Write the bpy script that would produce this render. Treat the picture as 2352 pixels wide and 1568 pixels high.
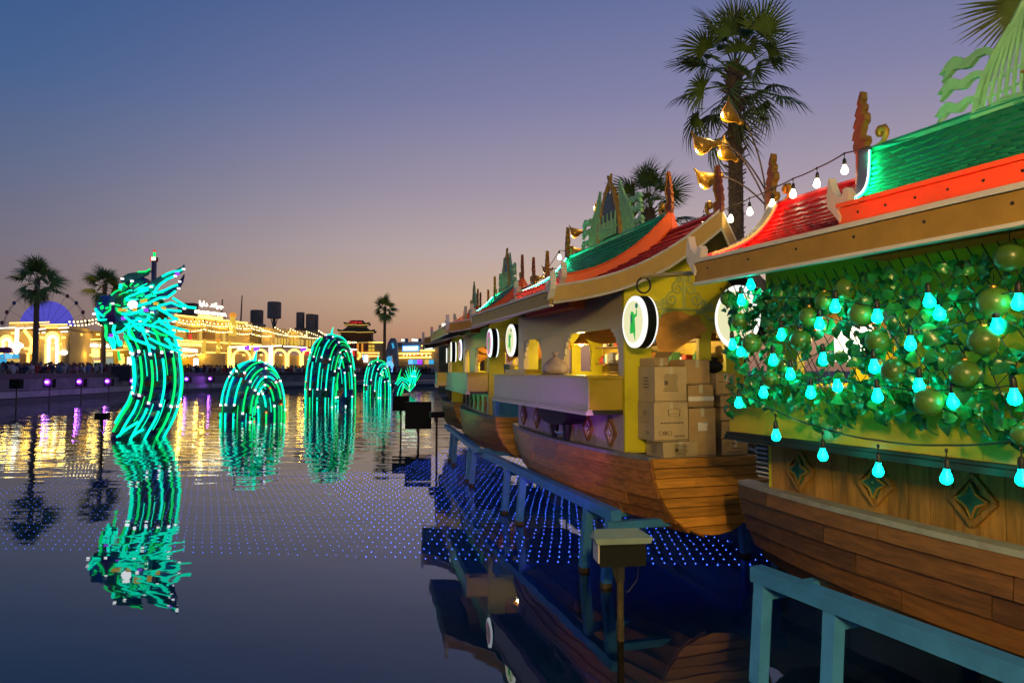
import bpy, math, random
from math import sin, cos, pi, radians, sqrt, atan, atan2, tan
from mathutils import Vector, Matrix
random.seed(7)
for o in list(bpy.data.objects): bpy.data.objects.remove(o)
SC = bpy.context.scene
COL = SC.collection
# ---------------------------------------------------------------- camera, world, exposure
CAMZ = 2.5
PITCH = atan(67/1568)
cam = bpy.data.cameras.new('camera'); camo = bpy.data.objects.new('camera', cam); COL.objects.link(camo)
cam.lens = 24; cam.sensor_width = 36; cam.clip_end = 3000; cam.clip_start = .05
camo.location = (0, 0, CAMZ); camo.rotation_euler = (pi/2+PITCH, 0, 0)
SC.camera = camo
SC.view_settings.view_transform = 'Standard'
try: SC.view_settings.look = 'None'
except Exception: pass
SC.view_settings.exposure = 0; SC.view_settings.gamma = 1
SC.render.engine = 'CYCLES'
cy = SC.cycles
cy.use_denoising = True
cy.max_bounces = 6; cy.diffuse_bounces = 2; cy.glossy_bounces = 3; cy.transmission_bounces = 3; cy.transparent_max_bounces = 8
cy.sample_clamp_indirect = 4; cy.sample_clamp_direct = 0
cy.caustics_reflective = False; cy.caustics_refractive = False
try: cy.use_light_tree = True
except Exception: pass

def lin(c):
    return tuple(((v/255)/12.92 if v/255 <= .04045 else ((v/255+.055)/1.055)**2.4) for v in c)
W = bpy.data.worlds.new('World'); SC.world = W; W.use_nodes = True
nt = W.node_tree; nt.nodes.clear()
def nd(t, **k):
    n = nt.nodes.new(t)
    for a, b in k.items(): setattr(n, a, b)
    return n
tc = nd('ShaderNodeTexCoord'); sx = nd('ShaderNodeSeparateXYZ'); nt.links.new(tc.outputs['Generated'], sx.inputs[0])
asn = nd('ShaderNodeMath', operation='ARCSINE'); nt.links.new(sx.outputs['Z'], asn.inputs[0])
el = nd('ShaderNodeMath', operation='MULTIPLY'); el.inputs[1].default_value = 180/pi/60; nt.links.new(asn.outputs[0], el.inputs[0])  # elevation / 60 deg
def ramp(stops):
    r = nd('ShaderNodeValToRGB'); cr = r.color_ramp; cr.interpolation = 'B_SPLINE' if False else 'LINEAR'
    while len(cr.elements) < len(stops): cr.elements.new(.5)
    for e, (p, c) in zip(cr.elements, stops):
        e.position = p/60; e.color = (*lin(c), 1)
    nt.links.new(el.outputs[0], r.inputs[0]); return r
rl = ramp([(0, (104, 92, 92)), (3.5, (118, 104, 106)), (8, (114, 108, 124)), (14, (92, 105, 137)), (20, (68, 97, 143)), (30, (48, 84, 138)), (60, (30, 62, 104))])
rr = ramp([(0, (146, 106, 92)), (3, (196, 148, 114)), (6, (210, 175, 145)), (10, (194, 174, 170)), (15, (168, 154, 169)), (22, (134, 132, 168)), (30, (104, 114, 158)), (60, (44, 72, 110))])
# warm side of the sky (where the sun went down) lies to the right of the view
dv = nd('ShaderNodeVectorMath', operation='DOT_PRODUCT'); nt.links.new(tc.outputs['Generated'], dv.inputs[0])
dv.inputs[1].default_value = (sin(radians(22)), cos(radians(22)), 0)
mr = nd('ShaderNodeMapRange'); mr.interpolation_type = 'SMOOTHSTEP'
mr.inputs[1].default_value = .42; mr.inputs[2].default_value = 1.02; nt.links.new(dv.outputs['Value'], mr.inputs[0])
mx = nd('ShaderNodeMixRGB'); nt.links.new(mr.outputs[0], mx.inputs[0]); nt.links.new(rl.outputs[0], mx.inputs[1]); nt.links.new(rr.outputs[0], mx.inputs[2])
bg = nd('ShaderNodeBackground'); bg.inputs[1].default_value = 1.0; nt.links.new(mx.outputs[0], bg.inputs[0])
wo = nd('ShaderNodeOutputWorld'); nt.links.new(bg.outputs[0], wo.inputs[0])

# ---------------------------------------------------------------- materials
M = {}
def mat(name, col, rough=.6, metal=0, emit=None, es=0, var=.0, vscale=6, bump=0, bscale=40, stretch=None, coat=0, sample=True, spec=.5, col2=None, trans=0):
    m = bpy.data.materials.new(name); m.use_nodes = True; t = m.node_tree; b = t.nodes['Principled BSDF']
    b.inputs['Base Color'].default_value = (*col, 1); b.inputs['Roughness'].default_value = rough; b.inputs['Metallic'].default_value = metal
    b.inputs['Specular IOR Level'].default_value = spec
    if coat: b.inputs['Coat Weight'].default_value = coat; b.inputs['Coat Roughness'].default_value = .08
    if trans: b.inputs['Transmission Weight'].default_value = trans
    if emit: b.inputs['Emission Color'].default_value = (*emit, 1); b.inputs['Emission Strength'].default_value = es
    if var or bump:
        co = t.nodes.new('ShaderNodeTexCoord'); mp = t.nodes.new('ShaderNodeMapping'); t.links.new(co.outputs['Object'], mp.inputs[0])
        if stretch: mp.inputs['Scale'].default_value = stretch
        oi = t.nodes.new('ShaderNodeObjectInfo')
        ad = t.nodes.new('ShaderNodeVectorMath'); ad.operation = 'ADD'
        ml = t.nodes.new('ShaderNodeMath'); ml.operation = 'MULTIPLY'; ml.inputs[1].default_value = 37.0
        t.links.new(oi.outputs['Random'], ml.inputs[0]); t.links.new(mp.outputs[0], ad.inputs[0]); t.links.new(ml.outputs[0], ad.inputs[1])
        if var:
            n = t.nodes.new('ShaderNodeTexNoise'); n.inputs['Scale'].default_value = vscale; n.inputs['Detail'].default_value = 5; n.inputs['Roughness'].default_value = .6
            t.links.new(ad.outputs[0], n.inputs['Vector'])
            # noise and a per-object shift mixed
            sm = t.nodes.new('ShaderNodeMath'); sm.operation = 'MULTIPLY_ADD'; sm.inputs[1].default_value = .35; 
            t.links.new(oi.outputs['Random'], sm.inputs[0])
            s2 = t.nodes.new('ShaderNodeMath'); s2.operation = 'SUBTRACT'; s2.inputs[1].default_value = .175
            t.links.new(n.outputs[0], s2.inputs[0]); t.links.new(s2.outputs[0], sm.inputs[2])
            r = t.nodes.new('ShaderNodeValToRGB'); a = tuple(max(0, c*(1-var)) for c in col); z = col2 or tuple(min(1, c*(1+var)) for c in col)
            r.color_ramp.elements[0].position = .3; r.color_ramp.elements[0].color = (*a, 1); r.color_ramp.elements[1].position = .7; r.color_ramp.elements[1].color = (*z, 1)
            t.links.new(sm.outputs[0], r.inputs[0]); t.links.new(r.outputs[0], b.inputs['Base Color'])
            rm = t.nodes.new('ShaderNodeMapRange'); rm.inputs[3].default_value = max(.05, rough-.12); rm.inputs[4].default_value = min(1, rough+.12)
            t.links.new(n.outputs[0], rm.inputs[0]); t.links.new(rm.outputs[0], b.inputs['Roughness'])
        if bump:
            n2 = t.nodes.new('ShaderNodeTexNoise'); n2.inputs['Scale'].default_value = bscale; n2.inputs['Detail'].default_value = 4
            t.links.new(ad.outputs[0], n2.inputs['Vector'])
            bp = t.nodes.new('ShaderNodeBump'); bp.inputs['Strength'].default_value = 1; bp.inputs['Distance'].default_value = bump
            t.links.new(n2.outputs[0], bp.inputs['Height']); t.links.new(bp.outputs[0], b.inputs['Normal'])
    if not sample: m.cycles.emission_sampling = 'NONE'
    M[name] = m; return m
def glow(name, col, s, sample=True):
    return mat(name, (.02, .02, .02), .5, emit=col, es=s, sample=sample)

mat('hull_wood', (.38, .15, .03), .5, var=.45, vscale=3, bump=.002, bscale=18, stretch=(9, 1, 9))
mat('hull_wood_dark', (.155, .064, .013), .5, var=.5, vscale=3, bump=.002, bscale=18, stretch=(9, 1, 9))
mat('transom_wood', (.62, .28, .04), .5, var=.35, vscale=3, bump=.002, bscale=18, stretch=(1, 9, 9))
mat('board_wood', (.33, .17, .035), .55, var=.35, vscale=4, bump=.0015, bscale=20, stretch=(8, 8, 1))
mat('board_pale', (.52, .42, .40), .5, var=.2, vscale=4, bump=.001, bscale=20, stretch=(8, 8, 1))
mat('deck', (.26, .25, .23), .6, var=.3, vscale=7, bump=.002, bscale=60)
mat('mustard', (.52, .38, .03), .32, var=.18, vscale=2.5, bump=.0015, bscale=9, coat=.3)
mat('mustard_wall', (.64, .58, .02), .55, var=.22, vscale=2.2, bump=.004, bscale=12)
mat('cream_panel', (.58, .49, .36), .3)
mat('green_tile', (.012, .24, .12), .36, var=.2, vscale=5)
mat('red_tile', (.36, .025, .03), .45, var=.2, vscale=5, spec=.35)
mat('orange_paint', (.80, .13, .025), .4, var=.1, vscale=4, bump=.0008, bscale=30)
mat('mustard_trim', (.36, .21, .03), .45, var=.15, vscale=5, bump=.0008, bscale=30)
mat('pale_trim', (.62, .60, .58), .45, var=.08, vscale=6)
mat('grey_back', (.17, .15, .19), .5, var=.12, vscale=5)
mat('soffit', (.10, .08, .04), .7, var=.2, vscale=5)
mat('gold', (.46, .26, .03), .35, metal=.35, var=.2, vscale=12)
mat('flame_red', (.26, .07, .025), .5, var=.35, vscale=14)
mat('teal_steel', (.05, .25, .60), .45, var=.18, vscale=5, bump=.0006, bscale=60)
mat('rust', (.09, .065, .032), .8, var=.5, vscale=30, bump=.002, bscale=80)
mat('dark', (.012, .012, .013), .5)
mat('black_rubber', (.015, .016, .016), .45)
mat('dark_box', (.014, .016, .014), .6, spec=.12)
mat('hood', (.25, .33, .30), .45, var=.1, vscale=6)
mat('carton', (.44, .30, .14), .75, var=.14, vscale=5, bump=.001, bscale=25)
mat('carton_pale', (.52, .41, .24), .72, var=.12, vscale=5, bump=.001, bscale=25)
mat('print', (.10, .085, .07), .8, var=.3, vscale=60)
mat('paper', (.75, .73, .68), .6)
mat('tape', (.60, .55, .42), .2)
mat('bag_plastic', (.46, .38, .42), .25, var=.15, vscale=6, bump=.012, bscale=8)
mat('leaf', (.010, .20, .045), .3, var=.5, vscale=8, spec=.7)
mat('leaf_b', (.018, .28, .06), .3, var=.4, vscale=8, spec=.6)
mat('bauble', (.07, .17, .025), .34, var=.3, vscale=3, coat=.12)
mat('wire', (.008, .012, .01), .5)
mat('palm_leaf', (.13, .22, .045), .5, var=.5, vscale=3)
mat('palm_leaf_old', (.16, .12, .05), .65, var=.4, vscale=3)
mat('palm_trunk', (.17, .12, .075), .85, var=.5, vscale=14, bump=.012, bscale=22)
mat('awning', (.72, .30, .04), .7, var=.2, vscale=6, bump=.006, bscale=7)
mat('interior_wall', (.62, .43, .05), .6, var=.2, vscale=4, bump=.003, bscale=12)
mat('brown_wood', (.14, .075, .03), .55, var=.35, vscale=5)
mat('steel', (.55, .56, .58), .25, metal=.9)
mat('blue_crate', (.02, .22, .50), .45, var=.15, vscale=5)
mat('ac_metal', (.50, .50, .50), .4, var=.1, vscale=9)
mat('glass_dark', (.01, .012, .014), .05, spec=.8)
mat('concrete', (.20, .19, .20), .75, var=.3, vscale=1.2, bump=.004, bscale=8)
mat('concrete_pale', (.40, .39, .40), .7, var=.2, vscale=1.5, bump=.004, bscale=8)
mat('parapet', (.045, .045, .055), .6, var=.3, vscale=2)
mat('pool_band', (.015, .06, .10), .5, var=.3, vscale=2)
mat('paving', (.22, .20, .18), .8, var=.25, vscale=.8, bump=.004, bscale=4)
mat('pool_floor', (.16, .31, .36), .7, var=.35, vscale=.5)
mat('stucco', (.50, .40, .22), .7, var=.15, vscale=1.0)
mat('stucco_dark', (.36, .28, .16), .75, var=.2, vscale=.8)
mat('tank', (.20, .155, .13), .6, var=.3, vscale=.8)
mat('pagoda_tile', (.05, .055, .045), .6, var=.3, vscale=2)
mat('pagoda_wall', (.16, .07, .03), .7, var=.25, vscale=2)
mat('steel_dark', (.10, .07, .07), .5)
mat('rim_pink', (.30, .09, .10), .5)
mat('blue_grey', (.12, .16, .24), .6, var=.3, vscale=20, bump=.01, bscale=30)
mat('balustrade', (.26, .58, .30), .5, var=.15, vscale=6)
mat('scroll_paint', (.50, .56, .16), .5)
mat('skin', (.34, .18, .11), .6); mat('hair', (.015, .012, .01), .5)
for n_, c_ in dict(cl_white=(.55, .53, .52), cl_black=(.02, .02, .022), cl_maroon=(.16, .03, .045), cl_navy=(.03, .04, .10), cl_grey=(.20, .20, .21), cl_tan=(.36, .25, .14), cl_pink=(.50, .26, .30), cl_blue=(.12, .22, .42), cl_red=(.45, .05, .03), cl_green=(.06, .18, .07)).items(): mat(n_, c_, .8)
# dragon
mat('dragon_scale', (.03, .20, .21), .25, metal=.3, var=.6, vscale=1.5)
mat('dragon_blue', (.04, .09, .36), .25, metal=.3, var=.5, vscale=2)
mat('dragon_violet', (.10, .02, .20), .2, metal=.5, var=.5, vscale=2)
mat('dragon_copper', (.28, .12, .07), .25, metal=.5, var=.5, vscale=2)
mat('dragon_green', (.02, .16, .06), .2, metal=.5, var=.5, vscale=2)
glow('led_teal', (.0, 1.0, .60), 1.6); glow('led_green', (.0, 1, .20), 1.1); glow('led_white', (.95, .95, 1), 2.2); glow('led_orange', (1, .25, .05), 1.1); glow('led_violet', (.35, .05, 1), 1.2)
glow('led_roof_green', (.004, 1, .42), 75); glow('led_roof_red', (1, .004, .0015), 80); glow('led_crown', (.004, 1, .25), 12); glow('led_roof_core', (1, .45, .04), 1.4)
glow('bulb_warm', (1, .86, .55), 18, False); glow('bulb_green', (.0, 1, .62), 14); glow('bulb_cap', (.3, 1, .95), 2.2)
glow('sign_white', (1, .99, .93), 1.15); glow('sign_cream', (.98, .95, .55), .85); glow('sign_green', (.02, .55, .06), .8); glow('sign_bluewhite', (.85, .95, 1), 1.3); glow('sign_pink', (.7, .15, .4), .8); glow('sign_dkgreen', (.01, .22, .14), .7)
glow('lit_warm', (1, .56, .095), 4.0); glow('lit_yellow', (1, .70, .14), 1.6); glow('lit_soft', (1, .64, .13), .7); glow('lit_white', (1, .92, .70), 3.2); glow('lit_gold', (1, .62, .06), .75)
glow('lit_orange', (1, .35, .03), .8); glow('lit_red', (1, .03, .03), .8); glow('lit_blue', (.12, .45, 1), 1.5); glow('lit_cyan', (.05, .5, .9), .8); glow('lit_violet', (.30, .03, 1), 1.6); glow('lit_flood', (.75, .28, 1), 9.0)
glow('disc_blue', (.085, .075, .52), 1.0); glow('led_net', (.05, .12, 1), 24); glow('led_net_dim', (.08, .14, 1), 7); glow('far_bulb', (1, .74, .28), 7, False); glow('lit_greenish', (.45, .6, .5), .5); glow('menu', (.9, .85, .35), 1.0)

# ---------------------------------------------------------------- helpers
def ray(x, y):
    "direction of the view through photo position (x, y) on a 2352 wide frame, with Y component 1"
    u, v = (x-1176)/1568, (784-y)/1568
    d = Vector((u, cos(PITCH)-v*sin(PITCH), sin(PITCH)+v*cos(PITCH)))
    return d/d.y
def at(x, y, Y):
    d = ray(x, y); return Vector((0, 0, CAMZ))+d*Y
def onplane(x, y, p, n):
    d = ray(x, y); c = Vector((0, 0, CAMZ)); return c+d*((Vector(p)-c).dot(n)/d.dot(n))

class MB:
    def __init__(s): s.v = []; s.f = []; s.m = []; s.cm = 0
    def add(s, vs, fs):
        b = len(s.v); s.v += [tuple(p) for p in vs]; s.f += [tuple(b+i for i in f) for f in fs]; s.m += [s.cm]*len(fs); return s
    def use(s, i): s.cm = i; return s
    def box(s, c, d, R=None):
        x, y, z = d[0]/2, d[1]/2, d[2]/2
        vs = [Vector(p) for p in ((-x,-y,-z),(x,-y,-z),(x,y,-z),(-x,y,-z),(-x,-y,z),(x,-y,z),(x,y,z),(-x,y,z))]
        if R is not None: vs = [R @ p for p in vs]
        return s.add([p+Vector(c) for p in vs], [(3,2,1,0),(4,5,6,7),(0,1,5,4),(1,2,6,5),(2,3,7,6),(3,0,4,7)])
    def bb(s, x0, x1, y0, y1, z0, z1): return s.box(((x0+x1)/2,(y0+y1)/2,(z0+z1)/2),(abs(x1-x0),abs(y1-y0),abs(z1-z0)))
    def bar(s, a, b, w, h, up=(0,0,1)):
        a, b = Vector(a), Vector(b); d = (b-a).normalized(); u = Vector(up); r = d.cross(u)
        if r.length < 1e-4: r = d.cross(Vector((1,0,0)))
        r.normalize(); u = r.cross(d)
        vs = [p+r*i*w/2+u*j*h/2 for p in (a,b) for i,j in ((-1,-1),(1,-1),(1,1),(-1,1))]
        return s.add(vs, [(0,1,2,3),(7,6,5,4),(0,4,5,1),(1,5,6,2),(2,6,7,3),(3,7,4,0)])
    def tube(s, pts, r, n=6, cap=True, flat=1.0):
        pts = [Vector(p) for p in pts]; k = len(pts); rr = r if isinstance(r, (list, tuple)) else [r]*k
        vs = []; prev = None
        for i, p in enumerate(pts):
            d = (pts[min(i+1,k-1)]-pts[max(i-1,0)])
            if d.length < 1e-9: d = Vector((0,0,1))
            d.normalize()
            if prev is None: a = d.cross(Vector((0,0,1)) if abs(d.z) < .9 else Vector((1,0,0)))
            else:
                a = prev-d*prev.dot(d)
                if a.length < 1e-6: a = d.cross(Vector((0,0,1)))
            a.normalize(); prev = a; b = d.cross(a)
            for j in range(n):
                t = 2*pi*j/n; vs.append(p+(a*cos(t)+b*sin(t)*flat)*rr[i])
        fs = [(i*n+j, i*n+(j+1)%n, (i+1)*n+(j+1)%n, (i+1)*n+j) for i in range(k-1) for j in range(n)]
        if cap: fs += [tuple(range(n-1,-1,-1)), tuple((k-1)*n+j for j in range(n))]
        return s.add(vs, fs)
    def prism(s, pts, t, fn):
        "outline pts (a, b) extruded from -t/2 to t/2; fn(a, b, c) gives the point"
        n = len(pts); vs = [fn(a,b,-t/2) for a,b in pts]+[fn(a,b,t/2) for a,b in pts]
        return s.add(vs, [tuple(range(n-1,-1,-1)), tuple(range(n,2*n))]+[(i,(i+1)%n,n+(i+1)%n,n+i) for i in range(n)])
    def lathe(s, prof, n=12, c=(0,0,0), R=None):
        vs = []
        for r, z in prof:
            for j in range(n):
                p = Vector((r*cos(2*pi*j/n), r*sin(2*pi*j/n), z)); p = R @ p if R is not None else p
                vs.append(p+Vector(c))
        k = len(prof); fs = [(i*n+j, i*n+(j+1)%n, (i+1)*n+(j+1)%n, (i+1)*n+j) for i in range(k-1) for j in range(n)]
        return s.add(vs, fs+[tuple(range(n-1,-1,-1)), tuple((k-1)*n+j for j in range(n))])
    def ball(s, c, r, n=10, m=6, sc=(1,1,1)):
        pr = [(max(1e-4, r*sin(pi*i/m)), -r*cos(pi*i/m)) for i in range(m+1)]
        b = len(s.v); s.lathe(pr, n)
        for i in range(b, len(s.v)):
            p = s.v[i]; s.v[i] = (p[0]*sc[0]+c[0], p[1]*sc[1]+c[1], p[2]*sc[2]+c[2])
        return s
    def mesh(s, name, mats, smooth=False):
        me = bpy.data.meshes.new(name); me.from_pydata(s.v, [], s.f)
        if isinstance(mats, str): mats = [mats]
        for q in mats: me.materials.append(M[q])
        if len(mats) > 1: me.polygons.foreach_set('material_index', s.m)
        if smooth: me.polygons.foreach_set('use_smooth', [True]*len(me.polygons))
        me.update(); return me
    def build(s, name, mats, parent=None, smooth=False, loc=None):
        return link(name, s.mesh(name, mats, smooth), parent, loc)
def link(name, me, parent=None, loc=None, mtx=None):
    o = bpy.data.objects.new(name, me); COL.objects.link(o)
    if parent: o.parent = parent
    if loc is not None: o.location = loc
    if mtx is not None: o.matrix_basis = mtx
    return o
def tag(o, label, cat, group=None):
    o['label'] = label; o['category'] = cat
    if group: o['group'] = group
    return o
def thing(name, label, cat, loc=(0,0,0), rz=0, group=None):
    o = bpy.data.objects.new(name, None); COL.objects.link(o); o.location = loc; o.rotation_euler = (0,0,rz); o.empty_display_size = .1
    return tag(o, label, cat, group)
def struct(name, mb, mats): o = mb.build(name, mats); o['kind'] = 'structure'; return o
def stuff(o): o['kind'] = 'stuff'; return o
def lamp(name, parent, loc, e, col, r=.05, spot=None, aim=None):
    l = bpy.data.lights.new(name, 'SPOT' if spot else 'POINT'); l.energy = e; l.color = col; l.shadow_soft_size = r
    o = bpy.data.objects.new(name, l); COL.objects.link(o); o.parent = parent; o.location = loc
    if spot:
        l.spot_size = spot; l.spot_blend = .6
        o.rotation_euler = (Vector(aim)-Vector(loc)).to_track_quat('-Z', 'Y').to_euler()
    return o
def copy_tree(o, parent=None, depth=0):
    c = o.copy(); COL.objects.link(c)
    if parent: c.parent = parent
    for ch in o.children: copy_tree(ch, c, depth+1)
    return c
def arcpts(c, r, a0, a1, n): return [(c[0]+r*cos(a0+(a1-a0)*i/n), c[1]+r*sin(a0+(a1-a0)*i/n)) for i in range(n+1)]
def text_mesh(body, size, ext, name='lettering', align='CENTER'):
    cu = bpy.data.curves.new('t', 'FONT'); cu.body = body; cu.size = size; cu.extrude = ext; cu.align_x = align; cu.resolution_u = 2
    cu.offset = size*.02
    o = bpy.data.objects.new('t', cu); COL.objects.link(o)
    dg = bpy.context.evaluated_depsgraph_get(); me = bpy.data.meshes.new_from_object(o.evaluated_get(dg)); me.name = name
    bpy.data.objects.remove(o); return me

mat('star_green', (.015, .14, .10), .3, var=.2, vscale=8)
# ---------------------------------------------------------------- water, pool, ground
def plane(x0, x1, y0, y1, z): m = MB(); m.add([(x0,y0,z),(x1,y0,z),(x1,y1,z),(x0,y1,z)], [(0,1,2,3)]); return m
wm = bpy.data.materials.new('water'); wm.use_nodes = True; t = wm.node_tree; t.nodes.clear(); M['water'] = wm
out = t.nodes.new('ShaderNodeOutputMaterial'); mixs = t.nodes.new('ShaderNodeMixShader'); tr = t.nodes.new('ShaderNodeBsdfTransparent'); gl = t.nodes.new('ShaderNodeBsdfGlossy')
tr.inputs[0].default_value = (.62, .80, .84, 1); gl.inputs['Roughness'].default_value = .015; gl.inputs['Color'].default_value = (.93, 1, 1, 1)
fr = t.nodes.new('ShaderNodeFresnel'); fr.inputs[0].default_value = 1.74
geo = t.nodes.new('ShaderNodeNewGeometry')
def wnoise(scale, sc, det=2):
    mp = t.nodes.new('ShaderNodeMapping'); mp.inputs['Scale'].default_value = sc; mp.inputs['Rotation'].default_value = (0,0,.25)
    n = t.nodes.new('ShaderNodeTexNoise'); n.inputs['Scale'].default_value = scale; n.inputs['Detail'].default_value = det; n.inputs['Roughness'].default_value = .5
    t.links.new(geo.outputs['Position'], mp.inputs[0]); t.links.new(mp.outputs[0], n.inputs[0]); return n
b1 = t.nodes.new('ShaderNodeBump'); b1.inputs['Distance'].default_value = .042; n1 = wnoise(.9, (.55, 1.35, 1)); t.links.new(n1.outputs[0], b1.inputs['Height'])
b2 = t.nodes.new('ShaderNodeBump'); b2.inputs['Distance'].default_value = .0030; n2 = wnoise(3.6, (.7, 1.3, 1)); t.links.new(n2.outputs[0], b2.inputs['Height']); t.links.new(b1.outputs[0], b2.inputs['Normal'])
# calm water under the boats, more ripple out on the pool
sp = t.nodes.new('ShaderNodeSeparateXYZ'); t.links.new(geo.outputs['Position'], sp.inputs[0])
ca = t.nodes.new('ShaderNodeMapRange'); ca.interpolation_type = 'SMOOTHSTEP'; ca.inputs[1].default_value = 7; ca.inputs[2].default_value = 32; ca.inputs[3].default_value = .07; ca.inputs[4].default_value = 1
t.links.new(sp.outputs['Y'], ca.inputs[0]); t.links.new(ca.outputs[0], b1.inputs['Strength']); t.links.new(ca.outputs[0], b2.inputs['Strength'])
t.links.new(b2.outputs[0], gl.inputs['Normal']); t.links.new(b2.outputs[0], fr.inputs['Normal'])
t.links.new(fr.outputs[0], mixs.inputs[0]); t.links.new(tr.outputs[0], mixs.inputs[1]); t.links.new(gl.outputs[0], mixs.inputs[2]); t.links.new(mixs.outputs[0], out.inputs[0])
struct('water', plane(-200, 60, -30, 160, 0), 'water')
struct('pool_floor', plane(-200, 60, -30, 160, -.5), 'pool_floor')
FAR = [(-41,10),(-39,51),(-40.5,72),(-37,90),(-25,108),(-8,118),(14,122)]
QUAY = [(9.5,-12),(6.4,4),(3.7,11),(2.1,18),(1.1,25),(1.6,35),(8,60),(14,122)]
m = MB(); P = [(-900,10)]+FAR+[(900,122),(900,1500),(-900,1500)]; m.add([(x,y,1.45) for x,y in P], [tuple(range(len(P)))]); struct('promenade', m, 'paving')
m = MB(); P = QUAY[::-1]+[(900,-12),(900,122)]; m.add([(x,y,1.45) for x,y in P], [tuple(range(len(P)))]); struct('quay', m, 'paving')
def along(poly, step):
    res = []
    for (x0,y0),(x1,y1) in zip(poly, poly[1:]):
        L = math.hypot(x1-x0, y1-y0); n = max(1, round(L/step))
        for i in range(n): res.append(((x0+(x1-x0)*i/n, y0+(y1-y0)*i/n), (x0+(x1-x0)*(i+1)/n, y0+(y1-y0)*(i+1)/n)))
    return res
def wall(poly, label, full):
    w = thing('quay_wall', label, 'wall')
    mp_, mc, mb_ = MB(), MB(), MB()
    for (a, b) in along(poly, 100):
        d = Vector((b[0]-a[0], b[1]-a[1], 0)).normalized(); n = Vector((d.y, -d.x, 0))
        A, B = Vector((*a,0)), Vector((*b,0))
        mb_.bar(A+n*.15+Vector((0,0,-.3)), B+n*.15+Vector((0,0,-.3)), .7, 1.2); mc.bar(A+Vector((0,0,1.55)), B+Vector((0,0,1.55)), .3, .62)
        if full: mp_.bar(A+n*.02+Vector((0,0,2.07)), B+n*.02+Vector((0,0,2.07)), .42, .4)
    mb_.build('base_band', 'pool_band', w); mc.build('wall_core', 'concrete', w)
    if full: mp_.build('parapet_cap', 'parapet', w)
    for k, (a, b) in enumerate(along(poly, 2.7)):
        A, B = Vector((*a,0)), Vector((*b,0)); d = (B-A).normalized(); n = Vector((d.y,-d.x,0)); g = d*.012
        q = MB().bar(A+g+n*.22+Vector((0,0,.62)), B-g+n*.22+Vector((0,0,.62)), .62, .5); q.build('kerb_panel', 'concrete_pale', w)
        if full: q = MB().bar(A+g+n*.17+Vector((0,0,1.36)), B-g+n*.17+Vector((0,0,1.36)), .1, .9); q.build('wall_panel', 'concrete', w)
wall(FAR, 'grey panelled quay wall with dark parapet across the pool', True)
wall(QUAY[::-1], 'low quay edge behind the moored food boats', False)
# underwater light net; open pool part dimmed to stand in for sky reflection
ax = Vector((.085, 1, 0)).normalized(); lx = Vector((ax.y, -ax.x, 0)); o0 = Vector((2.2, 9.35, -.10)); ma, mb_ = MB(), MB(); rn_ = random.Random(3)
for j in range(64):
    for i in range(-98, 14):
        p = o0+lx*(i*.142+.010*sin(j*.35+i*.05))+ax*(j*.26+.03*sin(i*.11))
        if p.x > 3.6 or (j > 30 and p.x < -3.2+(j-30)*.05) or rn_.random() < .035: continue
        r = .0066; c = p+Vector((rn_.gauss(0,.005), rn_.gauss(0,.006), rn_.uniform(-.012,.006)))
        q = ma if p.x > -1.9-.11*j+rn_.uniform(-.4,.4) and p.x > -4.2 else mb_
        q.add([c+Vector((r,0,-r*.5)), c+Vector((-r*.5,r*.87,-r*.5)), c+Vector((-r*.5,-r*.87,-r*.5)), c+Vector((0,0,r))], [(0,1,2)[::-1],(0,1,3),(1,2,3),(2,0,3)])
stuff(tag(ma.build('light_net', 'led_net'), 'net of bright blue lights under the water beneath the boats', 'light net')); stuff(tag(mb_.build('light_net', 'led_net_dim'), 'net of blue lights under the open pool, dimmed to imitate sky reflection', 'light net'))
# ---------------------------------------------------------------- the food boats
EC_U, EC_Z, EC_Y, RL_Z, RL_Y = 1.736, 3.324, 2.06, 4.327, 3.058
EU_U, EU_Z, EU_Y, RU_Z, RU_Y = 1.201, 3.623, 1.041, 4.575, 1.915
CO_U, CO_ZB, CO_ZT, CO_Y, WA_U = 1.324, 1.993, 2.433, 2.206, .842
RIM, TRW, STERN, BOW = 1.492, .791, -2.831, 2.691
# tile: local x across, y up the slope, z out; bottom edge rounded
def tile_mesh(name, mt):
    vs = []; fs = []
    xs = [-.5, -.25, 0, .25, .5]
    for j, y in enumerate((0, .45, 1.12)):
        for x in xs:
            yy = y+(.26*(2*x)**2 if j == 0 else 0); vs.append((x*.985, yy, .05*(1-(2*x)**2)+(.20 if j == 0 else .13 if j == 1 else 0)))
    for x in xs: vs.append((x*.985, .26*(2*x)**2, .02))
    for j in range(2): fs += [(j*5+i, j*5+i+1, (j+1)*5+i+1, (j+1)*5+i) for i in range(4)]
    fs += [(15+i, 16+i, 1+i, i) for i in range(4)]
    m = MB(); m.add(vs, fs); return m.mesh(name, mt)
TILES_LEFT = [0]
TILE_G, TILE_R = tile_mesh('green_roof_tile', 'green_tile'), tile_mesh('red_roof_tile', 'red_tile')
FLAME = [(-.10,0),(-.13,.10),(-.10,.17),(-.14,.19),(-.12,.28),(-.09,.33),(-.12,.36),(-.09,.44),(-.06,.48),(-.09,.51),(-.055,.60),(-.03,.63),(-.05,.66),(-.02,.74),(.015,.82),(.05,.80),(.055,.70),(.03,.66),(.075,.62),(.07,.56),(.05,.53),(.10,.49),(.105,.40),(.06,.36),(.05,.30),(.03,.26),(.02,.20),(.06,.17),(.10,.19),(.12,.12),(.08,.08),(.10,.02),(.06,0)]
SWOOSH = [(0,0),(.10,.03),(.17,.10),(.19,.20),(.15,.27),(.10,.25),(.09,.18),(.05,.16),(-.01,.20),(-.06,.27),(-.10,.38),(-.115,.46),(-.14,.40),(-.15,.30),(-.17,.18),(-.15,.06),(-.08,-.02),(-.02,-.10),(.03,-.17),(.05,-.10)]
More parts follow.
